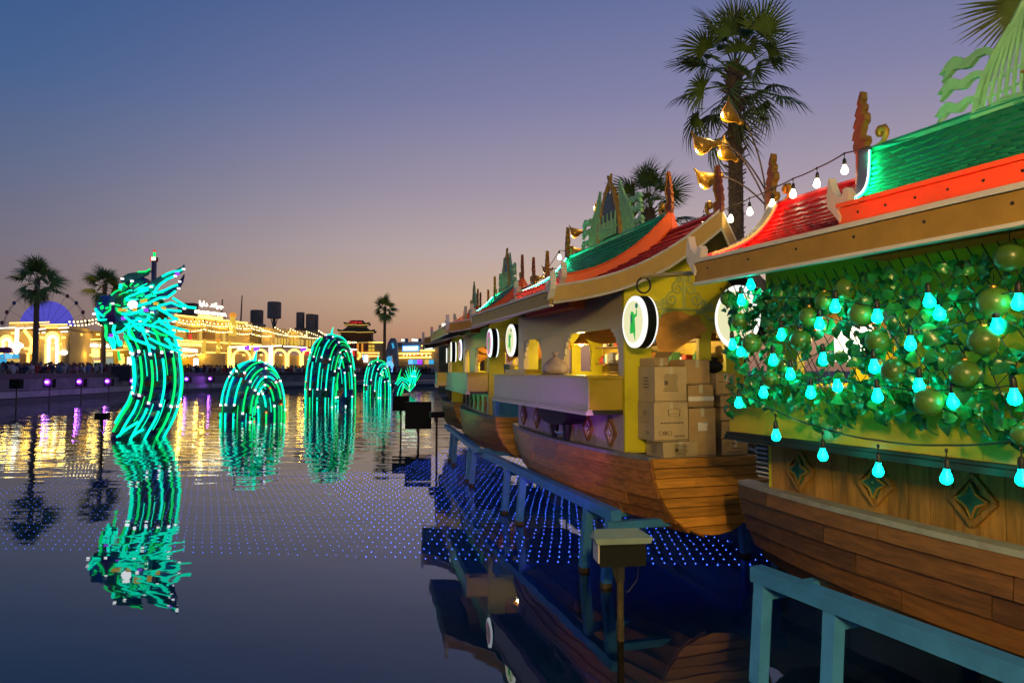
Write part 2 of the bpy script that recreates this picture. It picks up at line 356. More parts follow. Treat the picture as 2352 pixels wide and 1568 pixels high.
def roof_pt(T, v, w, lift=0):
    eu, ez, ey, rz, ry = T
    z = ez+(rz-ez)*(.60*v+.40*v**3); u = -eu*(1-v)
    return Vector((u, w*(ey+(ry-ey)*v**1.15), z+lift))
def roof_tier(boat, T, tmesh, deckm, fascia_m, trim_m, back_m, rows, tw, led, led_ends, finial_m, skip=None, as_parts=True, near_paint=True):
    eu, ez, ey, rz, ry = T; N = 10
    m = MB()
    for s in (-1, 1):
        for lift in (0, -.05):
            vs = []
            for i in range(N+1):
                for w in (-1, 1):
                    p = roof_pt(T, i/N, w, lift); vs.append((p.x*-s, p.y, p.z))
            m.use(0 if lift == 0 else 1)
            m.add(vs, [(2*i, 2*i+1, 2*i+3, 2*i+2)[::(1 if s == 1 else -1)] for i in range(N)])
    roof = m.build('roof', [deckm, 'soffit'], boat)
    # tiles
    st = MB(); cnt = 0
    for i in range(rows):
        v0, v1 = i/rows, (i+1)/rows; a = roof_pt(T, v0, 0); b = roof_pt(T, v1, 0); h = (b-a).length; up = (b-a).normalized(); nr = Vector((-up.z, 0, up.x))
        half = ey+(ry-ey)*((v0+v1)/2)**1.15; n = max(2, round(2*half/tw)); w_ = 2*half/n; off = .5 if i % 2 else 0
        for k in range(n+(1 if off else 0)):
            y = -half+w_*(k+.5-off)
            if off and (k == 0 or k == n): 
                y = max(min(y, half-w_*.27), -half+w_*.27); sx_ = w_*.5
            else: sx_ = w_
            if skip and skip(a.x, y): continue
            jit = random.uniform(-.004, .004)
            mt = Matrix(((0, up.x*h, nr.x*h*.75, a.x), (-sx_, 0, 0, y), (0, up.z*h, nr.z*h*.75, a.z+jit*.3), (0,0,0,1)))
            if as_parts and TILES_LEFT[0] > 0: link('roof_tile', tmesh, roof, mtx=mt); TILES_LEFT[0] -= 1
            else: st.add([mt @ v.co for v in tmesh.vertices], [tuple(p.vertices) for p in tmesh.polygons])
    if st.v: stuff(st.build('tile_field', deckm, roof))
    # eave fascia boards and their trims
    for s in (-1, 1):
        f = MB(); f.bb(s*(eu+.012), s*(eu+.05), -ey-.02, ey+.02, ez-.15, ez+.01); fo = f.build('fascia', fascia_m, roof)
        f = MB(); f.bb(s*(eu-.01), s*(eu+.068), -ey-.03, ey+.03, ez+.012, ez+.045); f.bb(s*(eu+.0), s*(eu+.062), -ey-.03, ey+.03, ez-.175, ez-.152); f.build('fascia_trim', trim_m, roof)
        if s == -1:
            b = MB()
            for k in range(9):
                y = -ey+.15+k*(2*ey-.3)/8; b.lathe([(.011,0),(.008,.006)], 6, (-(eu+.05), y, ez-.05), Matrix.Rotation(-pi/2, 3, 'Y'))
            b.build('fascia_screw', 'dark', roof)
    # bargeboards along the two gables
    for e in (-1, 1):
        for s in (-1, 1):
            m = MB(); tr_ = MB(); vs = []
            for i in range(N+1):
                p = roof_pt(T, i/N, e, .06-.085*sin(pi*i/N)); q = roof_pt(T, i/N, e, -.11-.03*(i/N)-.085*sin(pi*i/N))
                for c in (p, q):
                    vs += [(c.x*-s, c.y-e*.02, c.z), (c.x*-s, c.y+e*.03, c.z)]
            fs = []
            for i in range(N):
                k = 4*i; fs += [(k,k+4,k+5,k+1),(k+2,k+3,k+7,k+6),(k,k+2,k+6,k+4),(k+1,k+5,k+7,k+3)]
            fs += [(0,1,3,2), (4*N,4*N+2,4*N+3,4*N+1)]
            m.use(0); m.add(vs, fs); m.m = [1 if (j % 4 == 2 and j < 4*N) else 0 for j in range(len(m.f))]
            m.build('bargeboard', [fascia_m, back_m], roof)
            for lift0 in (.075, -.125):
                tr_.tube([Vector((q_.x*-s, q_.y+e*.018, q_.z)) for q_ in [roof_pt(T, i/N, e, lift0-.085*sin(pi*i/N)-(.03*i/N if lift0 < 0 else 0)) for i in range(N+1)]], .017, 4)
            tr_.build('bargeboard_trim', trim_m, roof)
        # LED strip lying on the tiles along the gable (water side)
        if e in led_ends:
            g = MB(); c = MB(); K = 26; ed = MB(); vs = []
            for i in range(N+1):
                a = roof_pt(T, i/N, e, .075)
                for yy, zz in ((.0, .0), (.13*(.45+.55*i/N), .0), (.0, -.05), (.13*(.45+.55*i/N), -.05)): vs.append((a.x-.01, a.y-e*yy, a.z+zz))
            fs = []
            for i in range(N): k = 4*i; fs += [(k,k+4,k+5,k+1),(k+2,k+3,k+7,k+6),(k,k+2,k+6,k+4),(k+1,k+5,k+7,k+3)]
            ed.add(vs, fs); ed.build('edge_board', back_m, roof)
            for i in range(1, K):
                v0, v1 = .03+.95*i/K, .03+.95*(i+.72)/K
                if v1 > .985: break
                a = roof_pt(T, v0, e, .0); b = roof_pt(T, v1, e, .0); up = (b-a).normalized(); nr = Vector((-up.z, 0, up.x)).normalized()
                a += Vector((0, -e*(.02+.13*(.45+.55*v0)), 0))+nr*.06; b += Vector((0, -e*(.02+.13*(.45+.55*v1)), 0))+nr*.06
                g.bar(a, b, .014, .014)
                c.bar(a+nr*.010, b+nr*.010, .010, .008)
            g.build('led_strip', led, roof); c.build('led_core', 'led_white' if 'green' in led else 'led_roof_core', roof)
        # flame finial and hook at the ridge end, swooshes at the eave corners
        yr = e*(ry-.03)
        def fl(a, b, c, e=e, yr=yr): return Vector((c, yr-e*a*.66, rz+.04+b*.70))
        FO = MB(); FO.prism(FLAME, .04, fl); fo = FO.build('flame_finial', 'flame_red', roof)
        FG = MB()
        for (a, b), (a2, b2) in zip(FLAME[15:31], FLAME[16:32]): FG.bar(fl(a, b, 0), fl(a2, b2, 0), .066, .02)
        FG.build('finial_edge', 'gold', fo) if False else FG.build('finial_edge', 'gold', roof)
        hk = [(0,0),(.06,.01),(.12,.05),(.16,.12),(.17,.19),(.13,.25),(.07,.25),(.04,.21),(.05,.17),(.08,.16)]
        MB().tube([Vector((0, yr-e*(.16+a*.6), rz+.05+b*.6)) for a, b in hk], [.022,.022,.022,.024,.027,.032,.036,.036,.032,.028], 8).build('ridge_hook', 'gold', roof, True)
        for s in (-1, 1):
            def sw(a, b, c, e=e, s=s): return Vector((s*(eu+.03)+c, e*(ey+.02)-e*a*.56, ez+.0+b*.56))
            MB().prism(SWOOSH, .075, sw).build('corner_finial', finial_m, roof)
    MB().tube([(0,-ry,rz+.03),(0,ry,rz+.03)], .035, 6).build('ridge_cap', deckm, roof)
    return roof
PROF = [(1.0, 0), (.985, .13), (.945, .27), (.88, .42), (.78, .57), (.64, .71), (.46, .82), (.25, .89), (.0, .92)]
def hull_w(y):
    t = (y-(STERN+BOW)/2)/((BOW-STERN)/2); return TRW+.30*(1-abs(t)**2.2)
def hull_p(y, k, s=-1):
    "point on the hull skin: station y, profile position k (0 rim .. 8 keel)"
    i = min(int(k), 7); f = k-i; a = PROF[i][0]*(1-f)+PROF[i+1][0]*f; z = PROF[i][1]*(1-f)+PROF[i+1][1]*f
    t = (y-(STERN+BOW)/2)/((BOW-STERN)/2); a += (1-a)*.80*(1-min(1, abs(t))**3)*(1-max(0, (k-5)/3)) if k > 0 else 0; rk = .06*z*(1 if abs(t) > .93 else 0)
    return Vector((s*a*hull_w(y), y, RIM-z))
def build_boat(label, c, th, dz, wood_boards, counter_m, tiles, seed):
    random.seed(seed)
    B = thing('food_boat', label, 'boat', (c[0], c[1], dz), radians(th), 'thai style food boats moored in a row')
    # hull core
    m = MB(); NY = 16; ys = [STERN+.02+(BOW-STERN-.04)*i/NY for i in range(NY+1)]; vs = []
    for y in ys:
        for k in range(8, -1, -1): p = hull_p(y, k, -1); vs.append((p.x*.975, p.y, p.z))
        for k in range(1, 9): p = hull_p(y, k, 1); vs.append((p.x*.975, p.y, p.z))
    n = 17; fs = [(i*n+j, i*n+j+1, (i+1)*n+j+1, (i+1)*n+j) for i in range(NY) for j in range(n-1)]
    # the strip 8 -> next joins over the deck; drop it, the deck closes the top
    fs = [f for f in fs if not (f[0] % n == 8)]; fs += [tuple(range(n)), tuple(NY*n+j for j in range(n))[::-1]]
    m.add(vs, fs); hull = m.build('hull', 'brown_wood', B)
    # planks on the water side (lapped, butt joints staggered)
    for r in range(7):
        k0, k1 = r*8/7.6, (r+1)*8/7.6+.06; cuts = [STERN]; y = STERN+random.uniform(.5, 1.3)
        while y < BOW-.45: cuts.append(y); y += random.uniform(1.0, 1.6)
        cuts.append(BOW)
        for y0, y1 in zip(cuts, cuts[1:]):
            q = MB(); S_ = 5; pr = random.uniform(.006, .016)
            vs = []
            for i in range(S_+1):
                y = y0+.004+(y1-y0-.008)*i/S_
                for k, off in ((k0+.03, .004+pr), (k1-.03, .034+pr)):
                    p = hull_p(y, k); o = hull_p(y, min(8, k+.05)); d = (o-p); nn = Vector((d.z, 0, -d.x)).normalized()
                    if nn.x > 0: nn = -nn
                    vs += [p+nn*off, p-nn*.02]
            fs = []
            for i in range(S_):
                b = 4*i; fs += [(b, b+4, b+6, b+2), (b+1, b+3, b+7, b+5), (b, b+1, b+5, b+4), (b+2, b+6, b+7, b+3)]
            fs += [(0,2,3,1), (4*S_, 4*S_+1, 4*S_+3, 4*S_+2)]
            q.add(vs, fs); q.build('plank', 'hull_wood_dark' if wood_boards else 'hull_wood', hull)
    # transoms at both ends, horizontal planks
    for e, y in ((-1, STERN), (1, BOW)):
        zs = [RIM-.92*i/8 for i in range(9)]
        def hw(z):
            d = RIM-z
            for (a, z0), (b, z1) in zip(PROF, PROF[1:]):
                if z0 <= d <= z1+1e-6: return (a+(b-a)*(d-z0)/(z1-z0))*TRW
            return 0
        for z1, z0 in zip(zs, zs[1:]):
            q = MB(); pts = []
            for i in range(4): z = z0+.006+(z1-z0-.012)*i/3; pts.append((hw(z)+.012, z))
            ol = [(-a, z) for a, z in pts]+[(a, z) for a, z in pts[::-1]]
            pr = random.uniform(.0, .012)
            q.prism(ol, .04, lambda a, b, c, e=e, y=y, pr=pr, z0=z0: Vector((a, y+e*(.008+pr-(b-z0)*.10)+c, b)))
            q.build('transom_plank', 'transom_wood', hull)
    # deck and gunwale
    m = MB(); ol = [(-hull_w(y)*.97, y) for y in ys]+[(hull_w(y)*.97, y) for y in ys[::-1]]
    m.prism(ol, .03, lambda a, b, c: Vector((a, b, RIM-.045+c))); m.build('deck', 'deck', B)
    for s in (-1, 1):
        m = MB(); vs = []
        for y in ys:
            w = hull_w(y)+.035; vs += [(s*w, y, RIM+.012), (s*(w-.15), y, RIM+.012), (s*w, y, RIM-.03), (s*(w-.15), y, RIM-.03)]
        fs = []
        for i in range(NY):
            b = 4*i; fs += [(b,b+4,b+5,b+1),(b+2,b+3,b+7,b+6),(b,b+2,b+6,b+4),(b+1,b+5,b+7,b+3)]
        fs += [(0,1,3,2),(4*NY,4*NY+2,4*NY+3,4*NY+1)]
        m.add(vs, fs); m.build('gunwale', 'deck', B)
    # lower side wall with vertical boards and diamond ornaments
    m = MB(); m.bb(-WA_U+.02, -WA_U+.06, -CO_Y, CO_Y, RIM-.03, CO_ZB); sw = m.build('side_wall', 'brown_wood', B)
    nb = 26; bw = 2*CO_Y/nb
    for k in range(nb):
        y = -CO_Y+bw*(k+.5); d = random.uniform(0, .006)
        MB().bb(-WA_U-.012-d, -WA_U+.018, y-bw/2+.003, y+bw/2-.003, RIM-.02, CO_ZB-.002).build('board', 'board_wood' if wood_boards else 'board_pale', sw)
    for k in range(6):
        y = -1.86+.742*k; z = 1.71; fr = MB(); R = .15
        pts = [(R,0),(0,R*1.12),(-R,0),(0,-R*1.12)]
        for (a,b),(c_,d_) in zip(pts, pts[1:]+pts[:1]): fr.bar((-WA_U-.03, y+a, z+b), (-WA_U-.03, y+c_, z+d_), .032, .04, up=(1,0,0))
        fr.build('diamond_frame', 'board_wood', sw)
        sr = MB(); so = [(R*.72*cos(pi*i/4)*(1 if i % 2 == 0 else .46), R*.8*sin(pi*i/4)*(1 if i % 2 == 0 else .46)) for i in range(8)]
        sr.prism(so, .04, lambda a, b, c, y=y, z=z: Vector((-WA_U-.035+c, y+a, z+b))); sr.ball((-WA_U-.06, y, z), .016, 6, 4)
        sr.build('diamond_star', 'star_green' if wood_boards else 'pale_trim', sw)
        so = [(p*1.0, q*1.0) for p, q in so]; se = MB()
        for (a, b), (a2, b2) in zip(so, so[1:]+so[:1]): se.bar((-WA_U-.056, y+a, z+b), (-WA_U-.056, y+a2, z+b2), .012, .014, up=(1,0,0))
        se.build('star_rim', 'mustard_trim', sw)
    # counter box
    m = MB(); m.bb(-CO_U+.012, -WA_U-.02, -CO_Y+.012, CO_Y-.012, CO_ZB+.03, CO_ZT-.02); co = m.build('counter', 'mustard', B)
    np_ = 4
    for k in range(np_):
        y0 = -CO_Y+2*CO_Y*k/np_; MB().bb(-CO_U-.004, -CO_U+.010, y0+.001, y0+2*CO_Y/np_-.001, CO_ZB+.04, CO_ZT-.005).build('front_panel', counter_m, co)
    MB().bb(-CO_U-.03, -WA_U-.03, -CO_Y-.02, CO_Y+.02, CO_ZT-.018, CO_ZT+.012).build('counter_top', 'mustard', co)
    m = MB(); m.bb(-CO_U-.045, -CO_U+.05, -CO_Y-.02, CO_Y+.02, CO_ZB-.03, CO_ZB+.012); m.bb(-CO_U-.028, -CO_U+.04, -CO_Y-.02, CO_Y+.02, CO_ZB+.014, CO_ZB+.038)
    m.build('ledge', 'black_rubber' if wood_boards else 'cream_panel', co)
    m = MB(); m.bb(-CO_U+.06, -WA_U-.02, -CO_Y, CO_Y, CO_ZB-.028, CO_ZB+.028); m.build('counter_base', 'dark', co)
    # upper wall: pillars, header, back wall, ceiling
    up = MB(); zt = 3.30; hb = 3.06
    up.bb(-WA_U-.01, -WA_U+.07, -CO_Y, CO_Y, hb, zt+.2); uw = up.build('header', 'cream_panel' if not wood_boards else 'mustard_wall', B)
    for y0, y1 in ((-CO_Y, -2.07), (-.14, .90), (1.88, CO_Y)):
        MB().bb(-WA_U-.012, -WA_U+.075, y0, y1, CO_ZT-.02, hb-.002).build('pillar', 'cream_panel' if not wood_boards else 'mustard_wall', uw)
    BR = [(0,0),(.24,0),(.22,-.05),(.16,-.06),(.15,-.11),(.09,-.12),(.085,-.19),(.03,-.22),(.035,-.30),(0,-.34)]
    for y, d in ((-2.07, 1), (-.14, -1), (.90, 1), (1.88, -1)):
        MB().prism(BR, .03, lambda a, b, c, y=y, d=d: Vector((-WA_U+.01+c, y+d*a, hb+b))).build('bracket', 'pale_trim', uw)
    m = MB(); m.bb(.80, .86, -CO_Y+.08, CO_Y-.08, RIM, zt+.1); m.build('interior_wall', 'interior_wall', B)
    m = MB(); m.bb(-WA_U+.08, .80, -CO_Y+.08, CO_Y-.08, zt-.06, zt); m.build('ceiling', 'soffit', B)
    m = MB(); m.bb(-.72, -.12, -CO_Y+.12, CO_Y-.12, CO_ZB, CO_ZT-.02); m.build('work_table', 'steel', B)
    for y0, y1 in ((-1.95, -.25), (.98, 1.82)):
        m = MB(); N = 7; vs = []
        for i in range(N+1):
            a = i/N; vs += [(-WA_U+.12+.5*a, y0, 3.12-.20*a-.05*sin(a*pi)), (-WA_U+.12+.5*a, y1, 3.12-.20*a-.05*sin(a*pi))]
        m.add(vs, [(2*i, 2*i+1, 2*i+3, 2*i+2) for i in range(N)]); m.build('awning', 'awning', B)
    # end walls with arched openings and scroll work
    for e in (-1, 1):
        y = e*CO_Y
        def G(a, b, c, y=y, e=e): return Vector((a, y+e*c, b))
        arch = [(.20,2.45),(.20,2.92)]+arcpts((-.14, 2.92), .34, 0, pi, 10)+[(-.48,2.45)]
        win = [(.60,2.50),(.60,2.94)]+arcpts((.49, 2.94), .11, 0, pi, 6)+[(.38,2.50)]
        m = MB()
        # wall left and right of the openings, butt jointed
        m.bb(-WA_U-.01, -.48, y-.035, y+.035, RIM, zt+.2); m.bb(.20, .38, y-.035, y+.035, RIM, zt+.2); m.bb(.60, .87, y-.035, y+.035, RIM, zt+.2)
        m.bb(-.48, .20, y-.035, y+.035, RIM, 2.45); m.bb(.38, .60, y-.035, y+.035, RIM, 2.50)
        def over(c0, r, x0, x1, zb):
            pts = arcpts(c0, r, 0, pi, 10); 
            for (a, b), (a2, b2) in zip(pts, pts[1:]):
                m.prism([(a, b), (a, zt+.2), (a2, zt+.2), (a2, b2)], .07, G)
        over((-.14, 2.92), .34, -.48, .20, 2.45); over((.49, 2.94), .11, .38, .60, 2.5)
        gw = [(-WA_U, zt+.2), (WA_U, zt+.2), (.30, 4.02), (0, 4.22), (-.30, 4.02)]
        m.prism(gw, .05, G); ew = m.build('end_wall', 'mustard_wall', B)
        a = MB(); vs = []
        for i in range(8):
            f = i/7; vs += [G(-.47+.0*f, 3.16-.50*f-.1*sin(f*pi)*(1 if i else 0), .05+.24*f), G(.19, 3.22-.20*f, .05+.20*f)]
        a.add(vs, [(2*i, 2*i+1, 2*i+3, 2*i+2) for i in range(7)])
        a.prism(arcpts((-.14, 2.92), .345, 0, pi, 12), .05, lambda p, q, c, G=G: G(p, q, .06+c)); a.build('end_awning', 'awning', ew)
        s = MB(); r_ = .014
        def sp(pts, r=r_): s.tube([G(p, q, .05) for p, q in pts], r, 5)
        def spiral(cx_, cz_, r0, a0, turns, d): return [(cx_+r0*(1-.8*i/22)*cos(a0+d*2*pi*turns*i/22), cz_+r0*(1-.8*i/22)*sin(a0+d*2*pi*turns*i/22)) for i in range(23)]
        o = -.02; zb = 3.29
        sp([(o-.52, zb+.05), (o-.48, zb+.01), (o-.40, zb)]+[(o+x, zb) for x in (-.2, 0, .2, .4)]+[(o+.48, zb+.01), (o+.52, zb+.05)], .016)
        sp([(o, zb), (o, zb+.42)], .02)
        for d in (-1, 1):
            for (cx_, cz_, r0) in ((.09, .27, .085), (.17, .13, .09), (.28, .07, .06), (.38, .05, .045), (.06, .39, .05)):
                sp(spiral(o+d*cx_, zb+cz_, r0, pi/2 if d > 0 else pi/2, 1.4, -d))
            sp([(o+d*.18, zb-.04), (o+d*.30, zb-.03), (o+d*.36, zb-.12), (o+d*.48, zb-.13), (o+d*.60, zb-.06), (o+d*.70, zb-.12), (o+d*.74, zb-.24), (o+d*.70, zb-.36), (o+d*.63, zb-.38), (o+d*.61, zb-.32), (o+d*.66, zb-.30)], .018)
        s.build('scrollwork', 'scroll_paint', ew)
    # round light signs on brackets at the two water-side corners
    for e in (-1, 1):
        c = Vector((-WA_U+.02, e*(CO_Y+.39), 3.09)); R = .315; RY = Matrix.Rotation(-pi/2, 3, 'Y')
        m = MB(); m.lathe([(R, -.055), (R, .055)], 40, c, RY); sg = m.build('sign', 'dark_box' , B, False)
        for d in (1, -1):
            m = MB(); m.lathe([(R*.985, .0), (R*.985, .022), (R*.93, .034)], 40, c+Vector((-d*.055, 0, 0)), RY if d == 1 else Matrix.Rotation(pi/2, 3, 'Y')); m.build('sign_face', 'sign_white', sg)
            m = MB(); m.lathe([(R*.80, .0), (R*.80, .004)], 36, c+Vector((-d*.0895, 0, 0)), RY if d == 1 else Matrix.Rotation(pi/2, 3, 'Y')); m.build('sign_disc', 'sign_cream', sg)
            # green robed figure raising a glass
            def F(a, b, k, d=d, c=c): return c+Vector((-d*(.097+k), -d*a, b))
            g = MB(); g.prism([(-.05,.10),(-.02,.13),(.03,.11),(.05,.06),(.06,-.02),(.07,-.10),(.06,-.22),(.02,-.13),(-.06,-.14),(-.07,-.10),(-.055,-.02)], .004, F)
            g.prism([(.03,.08),(.09,.09),(.095,.14),(.11,.14),(.115,.065),(.05,.04)], .004, F); g.build('sign_figure', 'sign_green', sg)
            g = MB(); g.prism([(-.045,.075),(-.01,.085),(.0,.02),(-.015,-.03),(-.04,.01)], .004, lambda a, b, k: F(a, b, k+.004)); g.prism(arcpts((.105,.185), .032, 0, 2*pi, 12)[:-1], .004, F); g.build('sign_figure_dark', 'sign_dkgreen', sg)
        m = MB()
        for z in (2.95, 3.23): m.bar((-WA_U+.02, e*(CO_Y+.02), z), (-WA_U+.02, e*(CO_Y+.16), z), .03, .03)
        m.build('sign_bracket', 'steel', sg)
    # roofs
    TILES_LEFT[0] = 298
    ur = roof_tier(B, (EU_U, EU_Z+.15, EU_Y, RU_Z, RU_Y), TILE_G, 'green_tile', 'orange_paint', 'orange_paint', 'grey_back', 14, .135, 'led_roof_green', (1,), 'pale_trim', as_parts=tiles)
    roof_tier(B, (EC_U, EC_Z+.15, EC_Y, RL_Z, RL_Y), TILE_R, 'red_tile', 'mustard_trim', 'pale_trim', 'grey_back', 15, .145, 'led_roof_red', (1,), 'pale_trim' , skip=lambda x, y: abs(x) < .95 and abs(y) < EU_Y-.02, as_parts=tiles)
    # red strip under the upper eave, lighting its fascia and the red tiles below
    m = MB()
    for y0 in [-EU_Y+.03+i*.1 for i in range(int((2*EU_Y-.06)/.1))]: m.bar((-EU_U-.19, y0, EU_Z-.03), (-EU_U-.19, y0+.07, EU_Z-.03), .012, .012)
    m.build('led_strip', 'led_roof_red', ur)
    m = MB(); m.bb(-EU_U+.1, EU_U-.1, -EU_Y+.05, EU_Y-.05, EU_Z-.22, EU_Z+.12); m.build('roof_riser', 'orange_paint', B)
    # crown ornament on the ridge
    oz = RU_Z+.02
    def O_(x0): return lambda a, b, c: Vector((x0+c, a, oz+b))
    m = MB()
    for d in (-1, 1):
        ribs = []
        for k in range(9):
            y0, y1 = .84-.058*k, .54-.022*k; pts = [Vector((0, d*(y0+(y1-y0)*f**1.7), oz+(.60+.035*k)*f)) for f in [i/6 for i in range(7)]]; ribs.append(pts); m.tube(pts, .017 if k else .03, 5)
        for i in (1, 2, 4, 5): m.tube([Vector((0, r[i].y, r[i].z)) for r in ribs], .012, 4)
        m.tube([r[-1] for r in ribs], .024, 5); m.tube([ribs[0][0]-Vector((0,0,.02)), (ribs[0][0]+ribs[8][0])/2+Vector((0,0,.05)), ribs[8][0]+Vector((0,0,.02))], .03, 5)
    m.bar((0,-.86,oz), (0,.86,oz), .06, .05)
    crown = m.build('ridge_crown', 'balustrade', B)
    MB().bar((.07,-.80,oz+.01),(.07,.80,oz+.01), .012, .012).build('led_strip', 'led_crown', crown)
    NG = [(0,0),(.06,.045),(.13,.055),(.19,.03),(.235,.025),(.27,.06),(.31,.075),(.36,.05),(.43,-.02),(.37,.0),(.385,-.04),(.41,-.085),(.35,-.05),(.31,-.02),(.27,-.03),(.24,-.045),(.19,-.05),(.13,.0),(.07,.0),(.02,-.05)]
    for d in (-1, 1):
        for k, (yy, zz, sc) in enumerate(((.66,.46,1.1),(.72,.30,1.0),(.78,.12,.92))):
            MB().prism([(d*(yy+a*sc*.95), zz+b*sc*1.0) for a, b in NG], .05, O_(0)).build('naga_head', 'balustrade', crown)
    m = MB()
    for x in (-.03, .03): m.prism([(-.34,.06),(.34,.06),(.26,.40),(.13,.66),(0,.80),(-.13,.66),(-.26,.40)], .012, O_(x))
    m.build('crown_panel', 'blue_grey', crown)
    m = MB()
    for d in (-1, 1): m.tube([(0, d*.42, oz+.02), (0, d*.38, oz+.28), (0, d*.28, oz+.52), (0, d*.16, oz+.74), (0, d*.03, oz+.92), (0, -d*.07, oz+1.06)], [.05,.055,.05,.045,.035,.02], 6)
    for d in (-1, 1):
        for k in range(6): m.prism([(d*(.42-.05*k), .16+.12*k), (d*(.49-.05*k), .21+.12*k), (d*(.40-.05*k), .24+.12*k)], .04, O_(0))
    m.build('crown_gable', 'gold', crown)
    m = MB()
    for k in range(-4, 5): m.bb(-.06, -.045, k*.075-.02, k*.075+.02, oz+.05, oz+.05+(.25 if k % 2 else .38))
    m.bb(-.066, -.044, -.36, .36, oz+.16, oz+.19); m.build('crown_balusters', 'balustrade', crown)
    for k in (-.5, 0, .5): MB().bb(-.03, .03, k-.03, k+.03, RU_Z-.02, oz+.02).build('crown_post', 'green_tile', crown)
    # shelf with goods on the back wall
    sh = MB(); sh.bb(.56, .80, -1.9, 1.9, 2.62, 2.645); sh.bb(.56, .80, -1.9, 1.9, 2.92, 2.945); shelf = sh.build('shelf', 'brown_wood', B)
    for z in (2.645, 2.945):
        y = -1.85
        while y < 1.8:
            w = random.uniform(.06, .16); h = random.uniform(.08, .22); cc = random.choice(('carton_pale','paper','cl_red','cl_green','awning','blue_crate','steel','cl_black'))
            if random.random() < .5: MB().bb(.60, .60+w, y, y+w, z, z+h).build('packet', cc, shelf)
            else: MB().lathe([(w*.4,0),(w*.42,h*.6),(w*.16,h*.8),(w*.16,h)], 10, (.68, y+w*.5, z)).build('jar', cc, shelf, True)
            y += w+random.uniform(.01, .12)
    # interior lamps
    for y in (-1.25, 1.35):
        m = MB(); m.lathe([(.03,.16),(.05,.13),(.14,.02),(.15,.0)], 12, (.05, y, 2.98)); m.tube([(.05,y,3.12),(.05,y,3.26)], .008, 5); pl = m.build('pendant_lamp', 'awning', B)
        MB().ball((.05, y, 2.99), .045, 10, 6).build('bulb', 'bulb_warm', pl); lamp('lamp_light', pl, (.05, y, 2.90), 45, (1, .68, .22), .06)
    return B
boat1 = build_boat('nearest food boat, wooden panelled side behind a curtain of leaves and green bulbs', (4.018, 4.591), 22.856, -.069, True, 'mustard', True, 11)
boat2 = build_boat('food boat with cardboard cartons stacked on its square stern, behind the nearest boat', (1.575, 10.88), 16.641, -.009, False, 'cream_panel', True, 12)
boat3 = build_boat('third food boat along the row, its short counter front lit green', (-.127, 17.631), 11.406, .013, False, 'cream_panel', False, 13)
boat4 = copy_tree(boat3); boat4.location = (-1.35, 24.2, .0); boat4.rotation_euler = (0, 0, radians(7))
boat4['label'] = 'farthest food boat of the row, mostly hidden by the boat with the green lit counter'
for ch in boat3.children:
    if ch.name.startswith('sign'):
        for g in ch.children:
            if g.name.startswith('sign_disc'): g.material_slots[0].link = 'OBJECT'; g.material_slots[0].material = M['sign_pink' if ch.name else '']
            if g.name.startswith('sign_face'): g.material_slots[0].link = 'OBJECT'; g.material_slots[0].material = M['sign_bluewhite']
# ---------------------------------------------------------------- steel frames the boats stand on
def frame(boat, label, t0, t1, posts, u=-1.22):
    f = thing('boat_trestle', label, 'support frame', boat.location*1, boat.rotation_euler.z, 'painted steel frames under the boats')
    z = .90-boat.location.z
    MB().bar((u, t0, z-.06), (u, t1, z-.06), .13, .12).build('beam', 'teal_steel', f); MB().bar((1.0, t0, z-.06), (1.0, t1, z-.06), .16, .13).build('beam', 'teal_steel', f)
    for t_ in posts:
        for (uu, du) in ((u, -.14), (1.0, .14)):
            a = Vector((uu, t_, z-.12)); b = Vector((uu+du, t_, -.85)); w = a+(b-a)*((z-.12-.06)/(z-.12+.85))
            MB().bar(a, w, .105, .105, up=(0,1,0)).build('post', 'teal_steel', f); w2 = w+(b-a).normalized()*.09
            MB().bar(w, w2, .107, .107, up=(0,1,0)).build('waterline_stain', 'rust', f); MB().bar(w2, b, .103, .103, up=(0,1,0)).build('post', 'teal_steel', f)
        MB().bar((u, t_, z-.2), (1.0, t_, z-.2), .09, .09).build('crossbar', 'teal_steel', f)
    return f
frame(boat1, 'teal steel frame under the nearest boat, bottom right', -3.5, 1.80, (-2.6, -1.9, 1.02, 1.72), -1.42)
frame(boat2, 'teal steel frame under the boat with the cartons', -2.75, 3.2, (-2.6, -1.94, .79, 1.66))
frame(boat3, 'teal steel frame under the third boat of the row', -3.1, 3.2, (-2.6, -1.94, .79, 1.66))
for bt, a, b in ((boat2, (-1.27, -2.75), (-1.27, -4.2)), (boat3, (-1.27, -3.1), (-1.27, -4.0))):
    pass
bpy.context.view_layer.update()
def W_(boat, u, t, z): return boat.matrix_world @ Vector((u, t, z-boat.location.z))
